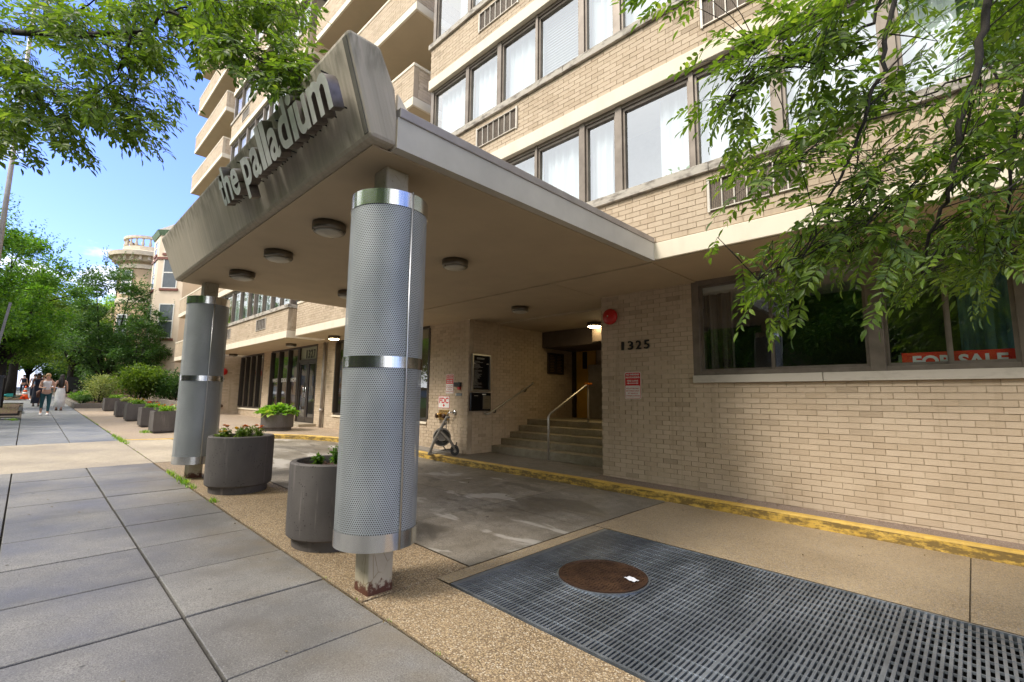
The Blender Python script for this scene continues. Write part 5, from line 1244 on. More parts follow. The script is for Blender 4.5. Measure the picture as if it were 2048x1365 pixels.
for an, z in ((-.95, 12.0), (-.95, 7.6), (-1.9, 12.0)):
    c = Vector((tcx+(R_+.01)*math.cos(an), tcy+(R_+.01)*math.sin(an), 0)); u = Vector((-math.sin(an), math.cos(an), 0)); nn = Vector((math.cos(an), math.sin(an), 0))
    m = MB(); m.hexa([(*(c-u*.6).xy, z), (*(c+u*.6).xy, z), (*(c+u*.6+nn*.06).xy, z), (*(c-u*.6+nn*.06).xy, z), (*(c-u*.6).xy, z+2.4), (*(c+u*.6).xy, z+2.4), (*(c+u*.6+nn*.06).xy, z+2.4), (*(c-u*.6+nn*.06).xy, z+2.4)]); w = m.build('window', M['white'], th)
    for a, b in ((.12, 1.12), (1.25, 2.28)):
        m = MB(); m.hexa([(*(c-u*.45+nn*.061).xy, z+a), (*(c+u*.45+nn*.061).xy, z+a), (*(c+u*.45+nn*.08).xy, z+a), (*(c-u*.45+nn*.08).xy, z+a), (*(c-u*.45+nn*.061).xy, z+b), (*(c+u*.45+nn*.061).xy, z+b), (*(c+u*.45+nn*.08).xy, z+b), (*(c-u*.45+nn*.08).xy, z+b)]); m.build('pane', M['darkpane'], w)
m = MB(); m.box(tcx+1.9, tcx+1.96, 11.0, 12.3, 11.9, 14.2); w = m.build('window', M['white'], th); m = MB(); m.box(tcx+1.961, tcx+1.98, 11.15, 12.15, 12.05, 14.05); m.build('pane', M['darkpane'], w)
th.location.z -= .9
# far buildings down the street, seen between the trees
for x, y, w_, d_, h_, mt, lb in ((-95, 9, 26, 14, 13, 'tanbrick', 'far brown row of houses at the end of the pavement'), (-100, -24, 30, 10, 12, 'stucco2', 'far pale building across the street beyond the trees')):
    t_ = thing('far_building', lb, 'building', (x, y, 2)); m = MB(); m.box(x-w_/2, x+w_/2, y-2 if y > 0 else y-d_/2, y+d_, 1, h_); m.build('wall', M[mt], t_)
    for i in range(6):
        for k in range(3):
            xx = x+w_/2; yy = (y-1 if y > 0 else y-d_/2+1)+i*2.2; m = MB(); m.box(xx, xx+.05, yy, yy+1.1, 3.2+3.1*k, 5.0+3.1*k); m.build('window', M['darkpane'], t_)

# ------------------------------------------------------------ garden bed and low walls
bed = MB(); 
def bedbox(m, x0, x1, y0, y1, z0, z1):
    n = max(1, int(abs(x1-x0)/2)); 
    for i in range(n):
        a = x0+(x1-x0)*i/n; b = x0+(x1-x0)*(i+1)/n
        m.hexa([(a, y0, G(a, 2)+z0), (b, y0, G(b, 2)+z0), (b, y1, G(b, 2)+z0), (a, y1, G(a, 2)+z0), (a, y0, G(a, 2)+z1), (b, y0, G(b, 2)+z1), (b, y1, G(b, 2)+z1), (a, y1, G(a, 2)+z1)])
bedbox(bed, -58, -31.9, 1.75, 1.95, -.1, .22); bedbox(bed, -32.1, -31.8, 1.951, 8.5, -.1, .24); o = bed.build('bed_kerb', M['stonekerb']); tag(o, 'low stone kerb round the planted bed beside the pavement', 'kerb')
lw = MB(); bedbox(lw, -31.6, -24.5, 5.05, 5.28, -.1, .5); o = lw.build('low_wall', M['stonekerb']); tag(o, 'low brown wall behind the square planters', 'wall')
so_ = MB(); bedbox(so_, -58, -32.1, 1.951, 8.0, -.05, .13); so_.build('bed_soil', M['mulch'], None, kind='structure')
tb = MB(); 
for x0, x1 in ((-25.2, -23.9), (-38, -27.5), (-58, -44)):
    for a in ((x0, x1, -1.6, -1.5), (x0, x1, -.14, -.04), (x0, x0+.1, -1.499, -.141), (x1-.1, x1, -1.499, -.141)): tb.box(a[0], a[1], a[2], a[3], G(a[0], -.5)-.1, G((a[0]+a[1])/2, -.5)+.02)
tb.build('tree_pit_kerb', M['darkframe'], None, kind='structure')
gr = MB(); random.seed(9)
sheet(-38, -27.6, -1.5, -.15, .02, 2, gr); sheet(-58, -44, -1.5, -.15, .02, 2, gr); gr.build('verge_soil', M['mulch'], None, kind='structure')
gs = MB()
for _ in range(6000):
    x = random.uniform(-58, -27.6); y = random.uniform(-1.5, -.15)
    if -44 < x < -38: continue
    k = len(gs.v); z = G(x, y)+.02; a = random.uniform(0, 6.3); w = .02; h = random.uniform(.05, .14)
    gs.v += [(x-w, y, z), (x+w, y, z), (x+.4*h*math.cos(a), y+.4*h*math.sin(a), z+h)]; gs.f.append((k, k+1, k+2)); gs.m.append(0)
gs.build('grass', M['lime'], None, kind='stuff')

# ------------------------------------------------------------ trees and shrubs
def shrub(x, y, z, rad, n, size, mat, label, name='shrub', stems=4, group=None, flat=.9):
    t_ = thing(name, label, 'shrub', (x, y, z), group); m = MB()
    lobes = [(x, y, z+rad[2]*.95, 1.0)]+[(x+random.uniform(-.55, .55)*rad[0], y+random.uniform(-.55, .55)*rad[1], z+rad[2]*random.uniform(.6, 1.35), random.uniform(.45, .7)) for _ in range(7)]
    tw = sum(l[3] for l in lobes)
    for lx, ly, lz, k in lobes: leafcloud(m, (lx, ly, lz), (rad[0]*k, rad[1]*k, rad[2]*k), int(n*k/tw), size, shell=.5)
    m.build('foliage', M[mat], t_)
    m = MB()
    for i in range(stems): a = i*2.1; m.tube([(x+.08*math.cos(a), y+.08*math.sin(a), z-.05), (x+.5*rad[0]*math.cos(a), y+.5*rad[1]*math.sin(a), z+rad[2])], [.05, .025], 6)
    m.build('stem', M['bark'], t_); return t_
random.seed(33)
shrub(-34.6, 4.6, G(-34.6, 3)+.1, (1.75, 1.6, 1.25), 7000, .17, 'leaf', 'large glossy green shrub against the stucco house wall', stems=5)
shrub(-33.4, 6.1, G(-33.4, 3)+.1, (1.1, 1.1, 1.15), 4200, .16, 'leafdark', 'dark green shrub nearest the far column, right of the large glossy one')
shrub(-36.5, 3.0, G(-36.5, 2)+.1, (1.15, 1.0, .95), 5200, .11, 'leafpale', 'round cream-variegated bush behind the farthest square planter')
shrub(-39.6, 2.5, G(-39.6, 2)+.1, (1.3, .7, .35), 1800, .13, 'leaf2', 'low bright fern-like plants in the bed by the walkers')
shrub(-44, 3.6, G(-44, 2)+.1, (2.6, 1.4, 1.3), 5200, .18, 'leafdark', 'dark clipped hedge bush behind the woman in the white skirt')
shrub(-35.2, 2.25, G(-35.2, 2)+.1, (.9, .4, .28), 900, .1, 'leafdark', 'small dark green plant in the mulch beside the bed kerb')

def tree(x, y, z, h, rad, label, mat='leaf', n=16000, size=.15, trunk=.16, name='street_tree', seed=1, base=.35, spikes=0, group=None, lean=(0, 0), forks=7):
    rnd = random.Random(seed); t_ = thing(name, label, 'tree', (x, y, z), group)
    m = MB(); top = Vector((x+lean[0], y+lean[1], z+h*.8)); b0 = Vector((x, y, z-.1)); mid = b0.lerp(top, base)
    m.tube([b0, b0.lerp(mid, .5)+Vector((.04, .03, 0)), mid], [trunk*1.25, trunk, trunk*.9], 10); m.build('trunk', M['bark'], t_, smooth=True)
    lm = MB(); ends = []
    for i in range(forks):
        a = 2*PI*i/forks+rnd.uniform(-.3, .3); el = rnd.uniform(.25, 1.0); q = Vector((math.cos(a)*rad[0]*.75*(1-el*.5), math.sin(a)*rad[1]*.75*(1-el*.5), (h*.97-(mid.z-z))*el*.85))
        e = mid+q; c = mid+q*.5+Vector((0, 0, -.1*q.length+rnd.uniform(0, .4))); lm.tube([mid-Vector((0, 0, .2)), c, e], [trunk*.55, trunk*.36, trunk*.1], 7); ends += [c, e, (c+e)/2]
        for _ in range(3):
            s = c.lerp(e, rnd.random()); t2 = s+Vector((rnd.gauss(0, rad[0]*.3), rnd.gauss(0, rad[1]*.3), rnd.uniform(.2, 1)*rad[2]*.35)); lm.tube([s, t2], [trunk*.2, trunk*.05], 5); ends.append(t2)
    lm.build('limb', M['bark'], t_, smooth=True)
    cr = MB(); cz_ = z+h-rad[2]
    clumps = [Vector(e) for e in ends]
    for _ in range(34):
        v = Vector((rnd.gauss(0, 1), rnd.gauss(0, 1), rnd.gauss(0, 1))).normalized(); k = rnd.uniform(.55, .95); clumps.append(Vector((x+lean[0]*.6+v.x*rad[0]*k, y+lean[1]*.6+v.y*rad[1]*k, cz_+v.z*rad[2]*k)))
    per = n//len(clumps)
    for c in clumps:
        cs_ = rnd.uniform(.5, 1.1)*min(rad)*.34
        leafcloud(cr, c, (cs_*1.25, cs_*1.25, cs_*.75), per, size, shell=.35, rnd=rnd)
    for _ in range(spikes):
        a = rnd.uniform(0, 2*PI); q = rnd.random()**.5; s = Vector((x+math.cos(a)*rad[0]*q*.8, y+math.sin(a)*rad[1]*q*.8, cz_+rad[2]*math.sqrt(1-q*q*.64)*.85)); d = Vector((math.cos(a)*.5*q+rnd.uniform(-.2, .2), math.sin(a)*.5*q+rnd.uniform(-.2, .2), 1)).normalized(); L = rnd.uniform(.7, 1.6)
        for j in range(26): f_ = j/26; leaf_quad(cr, s+d*L*f_+Vector((rnd.gauss(0, .06), rnd.gauss(0, .06), 0)), size*(1.1-.5*f_), rnd, .3, d)
    cr.build('crown', M[mat], t_); return t_
tree(-24.0, -2.3, G(-24, -2), 7.6, (3.5, 2.2, 2.9), 'bright green street tree with upright shoots, nearest on the left', 'leaf2', 26000, .15, .15, seed=4, spikes=34)
tree(-33.0, -.9, G(-33, -1), 8.6, (3.4, 2.4, 3.3), 'taller green street tree behind the nearest one, above the walkers', 'leaf2', 24000, .17, .17, seed=8, spikes=26)
tree(-50.7, -.8, G(-50, -1), 10.5, (5, 3.8, 3.9), 'dark-trunked street tree beside the orange traffic cone', 'leaf', 18000, .24, .26, seed=12, spikes=10)
tree(-41.5, 3.6, G(-41, 3)+.1, 9.6, (3.3, 2.6, 3.7), 'crooked dark-limbed tree in the bed before the stucco house', 'leafdark', 24000, .18, .17, seed=15, base=.2, spikes=16, name='garden_tree')
tree(-38.2, 4.9, G(-38, 3)+.1, 6.3, (1.9, 1.6, 2.5), 'slender leafy tree climbing against the stucco bay windows', 'leafdark', 12000, .15, .08, seed=19, base=.25, spikes=12, name='garden_tree')
tree(-66, 3.0, G(-66, 2), 10.5, (5.5, 4, 4.2), 'broad tree far down the pavement under the turret', 'leaf', 14000, .3, .25, seed=23)
tree(-80, -1.5, G(-80, -1), 11, (6, 5, 4.5), 'farthest street tree closing the view down the pavement', 'leaf', 12000, .38, .28, seed=29)
for x, w_, h_, mt in ((-34, 22, 11, 'tanbrick'), (-12, 21, 13, 'stucco2'), (10, 22, 12, 'tanbrick'), (32, 20, 11, 'stucco2')):
    t_ = thing('row_building', 'row building across the street, mirrored behind the trees in the windows', 'building', (x, -30, -.5), 'row buildings across the street'); m = MB(); m.box(x-w_/2, x+w_/2, -40, -27, -1, h_); m.build('wall', M[mt], t_)
    for i in range(6):
        for k in range(3): m = MB(); m.box(x-w_/2+1.2+3.3*i, x-w_/2+2.5+3.3*i, -27, -26.9, 1+3.4*k, 3+3.4*k); m.build('window', M['darkpane'], t_)
# trees across the street, seen mirrored in the windows
tr = tree(-2, -13, -.2, 13, (5, 4.5, 6), 'leafy tree across the street, mirrored in the ground-floor window', 'lime', 60000, .24, .22, seed=41, base=.22, forks=9, group='trees across the street mirrored in the windows')
for x, y, s in ((6, -13, 1.5), (10.5, -14, 1.6), (2.5, -12.5, .9), (-9, -14, 1.0), (5, -15.5, .95), (11, -17, 1.1), (-17, -16, 1.05), (-26, -17, 1.1), (-37, -17, 1.0), (1.5, -22, 1.2), (-6, -23, 1.25), (-48, -16, 1.1)): dup(tr, (x, y, G(x, -3)-.2), rotz=x*1.3, scale=s)

for i, (x, y, sc_) in enumerate(((-92, -3, 1.0), (-97, 5, 1.1), (-104, 0, 1.25), (-92, -10, 1.1), (-70, -9, .8), (-100, -17, 1.3), (-108, 9, 1.4))): dup(tr, (x, y, 1.5 if x < -80 else 1.1), 'one of the far trees filling the end of the street behind the walkers', rotz=i*1.1, group='far trees closing the street', scale=sc_)
random.seed(51)
for x, y, lb in ((-86, -4.5, 'distant tall green hedge mass left of the pavement end'), (-90, 3.5, 'distant green bush mass closing the pavement behind the walkers'), (-74, 5.2, 'dark bush beyond the bed before the turret building'), (-96, -12, 'distant green bush mass on the far left across the street')): shrub(x, y, G(x, 0), (3.2, 3.4, 2.3), 5000, .45, 'leafdark', lb, stems=3)
# ------------------------------------------------------------ street furniture on the left
lp = thing('lamp_post', 'tall slim grey lamp post rising at the left edge against the sky', 'lamp post', (-19.5, -.93, G(-19.5, -1)))
def vpost(px, py, X):
    d = ray(px, py); k = X/d.x; return Vector((0, 0, H))+d*k
pA = vpost(24, 323, -19.5); xx, yy = -19.5, pA.y
m = MB(); z0 = G(xx, yy); m.tube([(xx, yy, z0), (xx, yy, 13.5)], [.075, .045], 12); m.build('pole', M['coping'], lp, smooth=True); m = MB(); m.tube([(xx, yy, z0), (xx, yy, z0+.5)], [.2, .16], 12); m.build('base', M['coping'], lp); m = MB(); m.tube([(xx, yy, 13.4), (xx, yy-.9, 13.8), (xx, yy-1.8, 13.9)], [.06, .05, .04], 8); m.tube([(xx, yy-1.8, 13.88), (xx, yy-2.4, 13.82)], [.12, .09], 8); m.build('lamp_arm', M['coping'], lp)
a1 = at(21, 606, 11); a2 = at(-14, 725, 10.6)
ls = thing('leaning_sign_post', 'brown perforated steel sign post leaning at the left edge', 'sign post', tuple(a2)); 
dirv = (a2-a1).normalized(); foot = a1+dirv*((a1.z-G(a1.x, a1.y))/-dirv.z) if dirv.z < 0 else a2
m = MB(); m.tube([foot, a1], .034, 4); m.build('post', M['fixture'], ls)
ky_ = vpost(8, 755, -20.0)
kx_ = thing('kiosk', 'black post with blue and green panels at the left edge of the pavement', 'kiosk', (-20, ky_.y-.1, G(-20, -.6)))
z0 = G(-20, -.6); yk = ky_.y
m = MB(); m.box(-20.25, -20, yk-.75, yk-.0, z0, 1.86); m.box(-20.3, -19.95, yk-.8, yk+.03, 1.86, 1.93); m.build('case', M['black'], kx_)
m = MB(); m.box(-19.999, -19.985, yk-.7, yk-.1, 1.45, 1.78); m.build('blue_panel', plain('blue_panel', (.03, .15, .42), .4), kx_); m = MB(); m.box(-19.999, -19.985, yk-.7, yk-.1, .9, 1.4); m.build('green_panel', plain('green_panel', (.05, .25, .12), .4), kx_)
cxp, cyp = -46.5, -.02; z0 = G(cxp, cyp)
cn_ = thing('traffic_cone', 'orange traffic cone with white collar standing by the tree pit', 'traffic cone', (cxp, cyp, z0)); M['cone'] = plain('cone_orange', (.85, .10, .01), .5)
m = MB(); m.box(cxp-.26, cxp+.26, cyp-.26, cyp+.26, z0, z0+.05); m.build('base', M['cone'], cn_)
for a, b, r0, r1, mt in ((.05, .32, .2, .145, 'cone'), (.32, .48, .146, .112, 'white'), (.48, .62, .112, .085, 'cone'), (.62, .72, .086, .064, 'white'), (.72, .9, .064, .03, 'cone')): m = MB(); m.lathe((cxp, cyp, z0), [(r0, a), (r1, b)], 16); m.build('cone_band', M[mt], cn_, smooth=True)
bk_ = thing('rental_bicycle', 'teal bicycle lying on its side by the foot of the dark tree', 'bicycle', (-45.5, -.75, G(-45.5, -.7))); z0 = G(-45.5, -.7)+.1; M['teal'] = plain('teal_paint', (.03, .33, .32), .4)
for cx_, cy_ in ((-45.9, -.45), (-45.2, -1.35)):
    m = MB(); rr_ = [(cx_+.33*math.cos(2*PI*i/20), cy_+.33*math.sin(2*PI*i/20), z0+.05+.12*math.sin(2*PI*i/20)) for i in range(21)]; m.tube(rr_, .035, 6, cap=False); m.build('wheel', M['black'], bk_, smooth=True)
m = MB(); m.tube([(-45.9, -.45, z0+.1), (-45.3, -.75, z0+.2), (-45.2, -1.35, z0+.1)], .05, 8); m.tube([(-45.3, -.75, z0+.2), (-45.75, -1.1, z0+.22), (-45.2, -1.35, z0+.12)], .04, 8); m.build('frame', M['teal'], bk_, smooth=True); m = MB(); m.box(-45.1, -44.85, -.85, -.55, z0+.1, z0+.3); m.build('basket', M['teal'], bk_); m = MB(); m.tube([(-45.15, -.5, z0+.1), (-45.1, -.6, z0+.55)], .02, 6); m.build('handlebar', M['black'], bk_)
sgn = thing('sandwich_board', 'dark boxy sign cabinet standing in the bed behind the walkers', 'sign', (-47, 2.6, G(-47, 2))); z0 = G(-47, 2); m = MB(); m.box(-47.3, -46.9, 2.0, 4.2, z0+.7, z0+1.6); m.box(-47.3, -46.9, 2.8, 3.9, z0+1.6, z0+2.3); m.build('board', M['black'], sgn); 
for y_ in (2.3, 3.6): m = MB(); m.box(-47.2, -47.0, y_, y_+.1, z0, z0+.7); m.build('leg', M['black'], sgn)

# ------------------------------------------------------------ people
M['skin'] = plain('skin_light', (.58, .34, .24), .55, var=.04); M['skin2'] = plain('skin_brown', (.22, .11, .07), .55, var=.04)
M['whitecloth'] = plain('white_cloth', (.75, .74, .74), .85); M['leggings'] = plain('teal_leggings', (.02, .085, .10), .8); M['darkhair'] = plain('dark_hair', (.018, .011, .009), .45); M['fairhair'] = plain('fair_hair', (.42, .26, .12), .5); M['navy'] = plain('navy_cloth', (.025, .03, .055), .85); M['bagbrown'] = plain('brown_bag', (.12, .05, .03), .6)
def skin_body(jts, edges, name, mat, parent, rot, org, sub=2, scale=1):
    """joints: list of ((x,y,z), radius); the figure is built facing +X in its own space"""
    c, s = math.cos(rot), math.sin(rot)
    me = bpy.data.meshes.new(name); me.from_pydata([((p[0]*c-p[1]*s)*scale, (p[0]*s+p[1]*c)*scale, p[2]*scale) for p, r in jts], edges, [])
    o = bpy.data.objects.new(name, me); C.objects.link(o); md = o.modifiers.new('skin', 'SKIN'); sb_ = o.modifiers.new('sub', 'SUBSURF'); sb_.levels = sub; sb_.render_levels = sub
    for i, (p, r) in enumerate(jts):
        r = r if isinstance(r, tuple) else (r, r); me.skin_vertices[0].data[i].radius = (r[0]*scale, r[1]*scale)
    me.skin_vertices[0].data[0].use_root = True
    dg = bpy.context.evaluated_depsgraph_get(); m2 = bpy.data.meshes.new_from_object(o.evaluated_get(dg)); bpy.data.objects.remove(o)
    m2.materials.clear(); m2.materials.append(mat); m2.polygons.foreach_set('use_smooth', [True]*len(m2.polygons)); m2.name = name
    return link(name, m2, parent, loc=(0, 0, 0))
def blob(name, pts, mat, parent, rot, n=14):     # stack of ellipses: (x,y,z,rx,ry)
    c, s = math.cos(rot), math.sin(rot); mb = MB()
    for (x, y, z, rx, ry) in pts:
        for i in range(n):
            a = 2*PI*i/n; px_, py_ = x+rx*math.cos(a), y+ry*math.sin(a); mb.v.append((px_*c-py_*s, px_*s+py_*c, z))
    k = len(pts)
    for j in range(k-1):
        for i in range(n): mb.f.append((j*n+i, j*n+(i+1) % n, (j+1)*n+(i+1) % n, (j+1)*n+i)); mb.m.append(0)
    mb.f.append(tuple(range(n-1, -1, -1))); mb.f.append(tuple((k-1)*n+i for i in range(n))); mb.m += [0, 0]
    me = mb.mesh(name, mat, smooth=True); return link(name, me, parent)
def person(loc, rot, label, skin, top, bottom, hair, longhair, stride=.16, dress=False, arms='swing', bag=None, shoes='whitecloth', sc=1.0, group=None):
    t_ = thing('person', label, 'person', loc, group); S = stride
    J = [((0, 0, .92), (.10, .13)), ((0, 0, 1.08), (.085, .11)), ((.01, 0, 1.25), (.09, .125)), ((0, 0, 1.38), (.06, .10)), ((.01, 0, 1.45), .045), ((.025, 0, 1.53), .06), ((.03, 0, 1.60), (.078, .072)),
         ((0, .09, .86), .085), ((S*.55, .10, .50), .055), ((S, .09, .10), .036), ((S+.12, .10, .035), .03),
         ((0, -.09, .86), .085), ((-S*.2, -.10, .50), .055), ((-S, -.09, .12), .036), ((-S+.11, -.10, .04), .03),
         ((0, .17, 1.37), .05), ((0, -.17, 1.37), .05)]
    E_ = [(0, 1), (1, 2), (2, 3), (3, 4), (4, 5), (5, 6), (0, 7), (7, 8), (8, 9), (9, 10), (0, 11), (11, 12), (12, 13), (13, 14), (3, 15), (3, 16)]
    if arms == 'phone': A = [((.05, .22, 1.12), .037), ((.24, .10, 1.14), .028), ((.05, -.22, 1.12), .037), ((.24, -.06, 1.12), .028)]
    else: A = [((-.06, .21, 1.12), .037), ((.05, .23, .90), .028), ((.05, -.21, 1.12), .037), ((.14, -.22, .92), .028)]
    n0 = len(J); J += A; E_ += [(15, n0), (n0, n0+1), (16, n0+2), (n0+2, n0+3)]
    n1 = len(J); J += [((A[1][0][0]+.07, A[1][0][1], A[1][0][2]-.01), (.03, .018)), ((A[3][0][0]+.07, A[3][0][1], A[3][0][2]-.01), (.03, .018))]; E_ += [(n0+1, n1), (n0+3, n1+1)]
    b = skin_body(J, E_, 'body', M[skin], t_, rot, loc)
    tc_ = skin_body([((0, 0, 1.0), (.108, .138)), ((0, 0, 1.10), (.096, .122)), ((.01, 0, 1.25), (.103, .135)), ((0, 0, 1.36), (.072, .115)), ((0, .13, 1.38), .058), ((0, -.13, 1.38), .058)], [(0, 1), (1, 2), (2, 3), (3, 4), (3, 5)], 'top', M[top], t_, rot, loc)
    if dress: blob('skirt', [(0, 0, .16, .19, .20), (0, 0, .5, .16, .19), (0, 0, .85, .14, .175), (0, 0, 1.04, .115, .14), (0, 0, 1.06, .10, .12)], M[bottom], t_, rot, 20)
    else: skin_body([((0, 0, .95), (.112, .145)), ((0, .09, .84), .098), ((S*.55, .10, .50), .065), ((S, .09, .14), .044), ((0, -.09, .84), .098), ((-S*.2, -.10, .50), .065), ((-S, -.09, .16), .044)], [(0, 1), (1, 2), (2, 3), (0, 4), (4, 5), (5, 6)], 'trousers', M[bottom], t_, rot, loc)
    hp = [(-.01, 0, 1.50, .05, .06), (-.005, 0, 1.56, .085, .085), (.005, 0, 1.63, .09, .088), (.01, 0, 1.69, .07, .07), (.01, 0, 1.715, .03, .03)]
    if longhair: hp = [(-.10, 0, 1.08, .03, .06), (-.10, 0, 1.22, .05, .12), (-.07, 0, 1.38, .065, .12), (-.05, 0, 1.50, .075, .10)]+hp[1:]
    else: hp = [(-.02, 0, 1.53, .05, .06)]+hp[1:]; 
    hh = blob('hair', [(x-.012, y, z, rx, ry) for x, y, z, rx, ry in hp], M[hair], t_, rot)
    # face turned forward: eyes, nose, mouth on the head front
    for nm_, pts, mt in (('nose', [(.108, 0, 1.575, .006, .012), (.112, 0, 1.59, .004, .006)], skin), ('mouth', [(.098, 0, 1.548, .004, .022), (.098, 0, 1.555, .004, .02)], 'red'), ('eye', [(.100, .028, 1.61, .004, .010), (.100, .028, 1.618, .004, .010)], 'black'), ('eye', [(.100, -.028, 1.61, .004, .010), (.100, -.028, 1.618, .004, .010)], 'black')): blob(nm_, pts, M[mt], t_, rot, 6)
    for sx_, sy_ in ((S, .09), (-S, -.09)): blob('shoe', [(sx_+.05, sy_, .0, .13, .048), (sx_+.05, sy_, .04, .13, .05), (sx_+.02, sy_, .085, .07, .042)], M[shoes], t_, rot, 12)
    if bag: blob('bag', [(0, bag[0], .72, .10, .05), (0, bag[0], .95, .11, .06), (0, bag[0]*.8, 1.02, .03, .03)], M[bag[1]], t_, rot, 10)
    if sc != 1: t_.scale = (sc,)*3
    return t_
def gl3(x, y): return (x, y, G(x, y)+.004)
person(gl3(-26.3, .58), 0.05, 'woman walking towards the camera in white top and dark teal leggings, looking at a phone', 'skin', 'whitecloth', 'leggings', 'fairhair', False, arms='phone', bag=(-.24, 'bagbrown'), sc=.96)
person(gl3(-30.0, 1.12), PI-.1, 'woman seen from behind with long dark hair and a long white skirt', 'skin', 'skin', 'whitecloth', 'darkhair', True, stride=.12, dress=True, shoes='bagbrown', sc=.96)
person(gl3(-34.5, .42), 0.0, 'woman in long dark clothes walking just behind the woman in leggings', 'skin2', 'navy', 'navy', 'darkhair', True, stride=.14, dress=True, shoes='black', bag=(.26, 'whitecloth'), sc=1.0)
M['paleblue'] = plain('pale_blue_cloth', (.30, .40, .55), .85)
person(gl3(-44, .35), 0.0, 'distant walker in a pale blue top between the cone and the dark-dressed woman', 'skin', 'paleblue', 'navy', 'darkhair', False)
person(gl3(-50, 1.15), 0.1, 'distant walker in navy right of the woman in the white skirt', 'skin', 'navy', 'navy', 'fairhair', False)
person(gl3(-52, .9), 0.1, 'distant walker in white behind the woman in the white skirt', 'skin', 'whitecloth', 'navy', 'fairhair', False)
person(gl3(-58, -.2), 0.0, 'distant walker in a dark coat beside the dark tree trunk', 'skin', 'navy', 'navy', 'darkhair', False)
# parked cars glimpsed far down the street
def car(x, y, col, label):
    z = G(x, -3)-.15; t_ = thing('parked_car', label, 'car', (x, y, z), 'cars parked along the street'); m = MB()
    m.prism([(x-2.2, y-.85, z+.3), (x+2.2, y-.85, z+.3), (x+2.25, y-.85, z+.75), (x+1.3, y-.85, z+.92), (x-1.7, y-.85, z+.95), (x-2.25, y-.85, z+.8)], (0, 1.7, 0)); m.build('body', plain('car_'+label[:4], col, .25, .2), t_, bevel=.08)
    m = MB(); m.prism([(x-1.6, y-.72, z+.94), (x+1.2, y-.72, z+.91), (x+.5, y-.66, z+1.42), (x-1.1, y-.66, z+1.43)], (0, 1.4, 0)); m.build('cabin', M['darkpane'], t_, bevel=.06)
    for dx in (-1.4, 1.35):
        for dy in (-.86, .70): m = MB(); m.tube([(x+dx, y+dy, z+.32), (x+dx, y+dy+.16, z+.32)], .32, 16); m.build('wheel', M['black'], t_)
    for dy in (-.6, .6): m = MB(); m.box(x+2.2, x+2.27, y+dy-.15, y+dy+.15, z+.58, z+.72); m.build('headlight', M['white'], t_)
car(-52, -4.3, (.55, .56, .58), 'silver parked car glimpsed at the left edge behind the tree trunk'); car(-60, -4.3, (.5, .05, .05), 'red parked car farther along the street kerb')

# ------------------------------------------------------------ branches overhead
def compound(n_pairs, L, ls, rnd):
    """pinnate leaf along +X, drooping slightly; origin at the stalk"""
    mb = MB(); pts = [Vector((L*f_, 0, -.10*L*f_*f_)) for f_ in (0, .25, .5, .75, 1)]
    def leaflet(p, d, s):
        d = d.normalized(); w = d.cross(Vector((0, 0, 1))).normalized(); up = w.cross(d); n = len(mb.v); tw = rnd.uniform(-.5, .5); w2 = (w*math.cos(tw)+up*math.sin(tw)); cup = up*s*.05
        mb.v += [tuple(p), tuple(p+d*s*.30+w2*s*.17+cup), tuple(p+d*s*.65+w2*s*.14+cup), tuple(p+d*s-up*s*.06), tuple(p+d*s*.65-w2*s*.14+cup), tuple(p+d*s*.30-w2*s*.17+cup), tuple(p+d*s*.5)]
        for f_ in ((0, 6, 2, 1), (6, 3, 2), (0, 5, 4, 6), (6, 4, 3)): mb.f.append(tuple(n+i for i in f_)); mb.m.append(0)
    for i in range(n_pairs):
        f_ = .22+.74*i/n_pairs; p = Vector((L*f_, 0, -.10*L*f_*f_)); s = ls*(.75+.35*math.sin(PI*(i+.7)/n_pairs))
        for sg in (-1, 1): leaflet(p, Vector((.62+rnd.uniform(-.12, .12), sg*.75, rnd.uniform(-.35, .1))), s*rnd.uniform(.85, 1.15))
    leaflet(pts[-1], Vector((1, rnd.uniform(-.15, .15), -.25)), ls*1.1)
    mb.mi = 1; mb.tube(pts, [.0014, .0012, .001, .0008, .0005], 3, cap=False); mb.mi = 0
    return mb
def in_poly(x, y, P):
    c = False; j = len(P)-1
    for i in range(len(P)):
        if (P[i][1] > y) != (P[j][1] > y) and x < (P[j][0]-P[i][0])*(y-P[i][1])/(P[j][1]-P[i][1])+P[i][0]: c = not c
        j = i
    return c
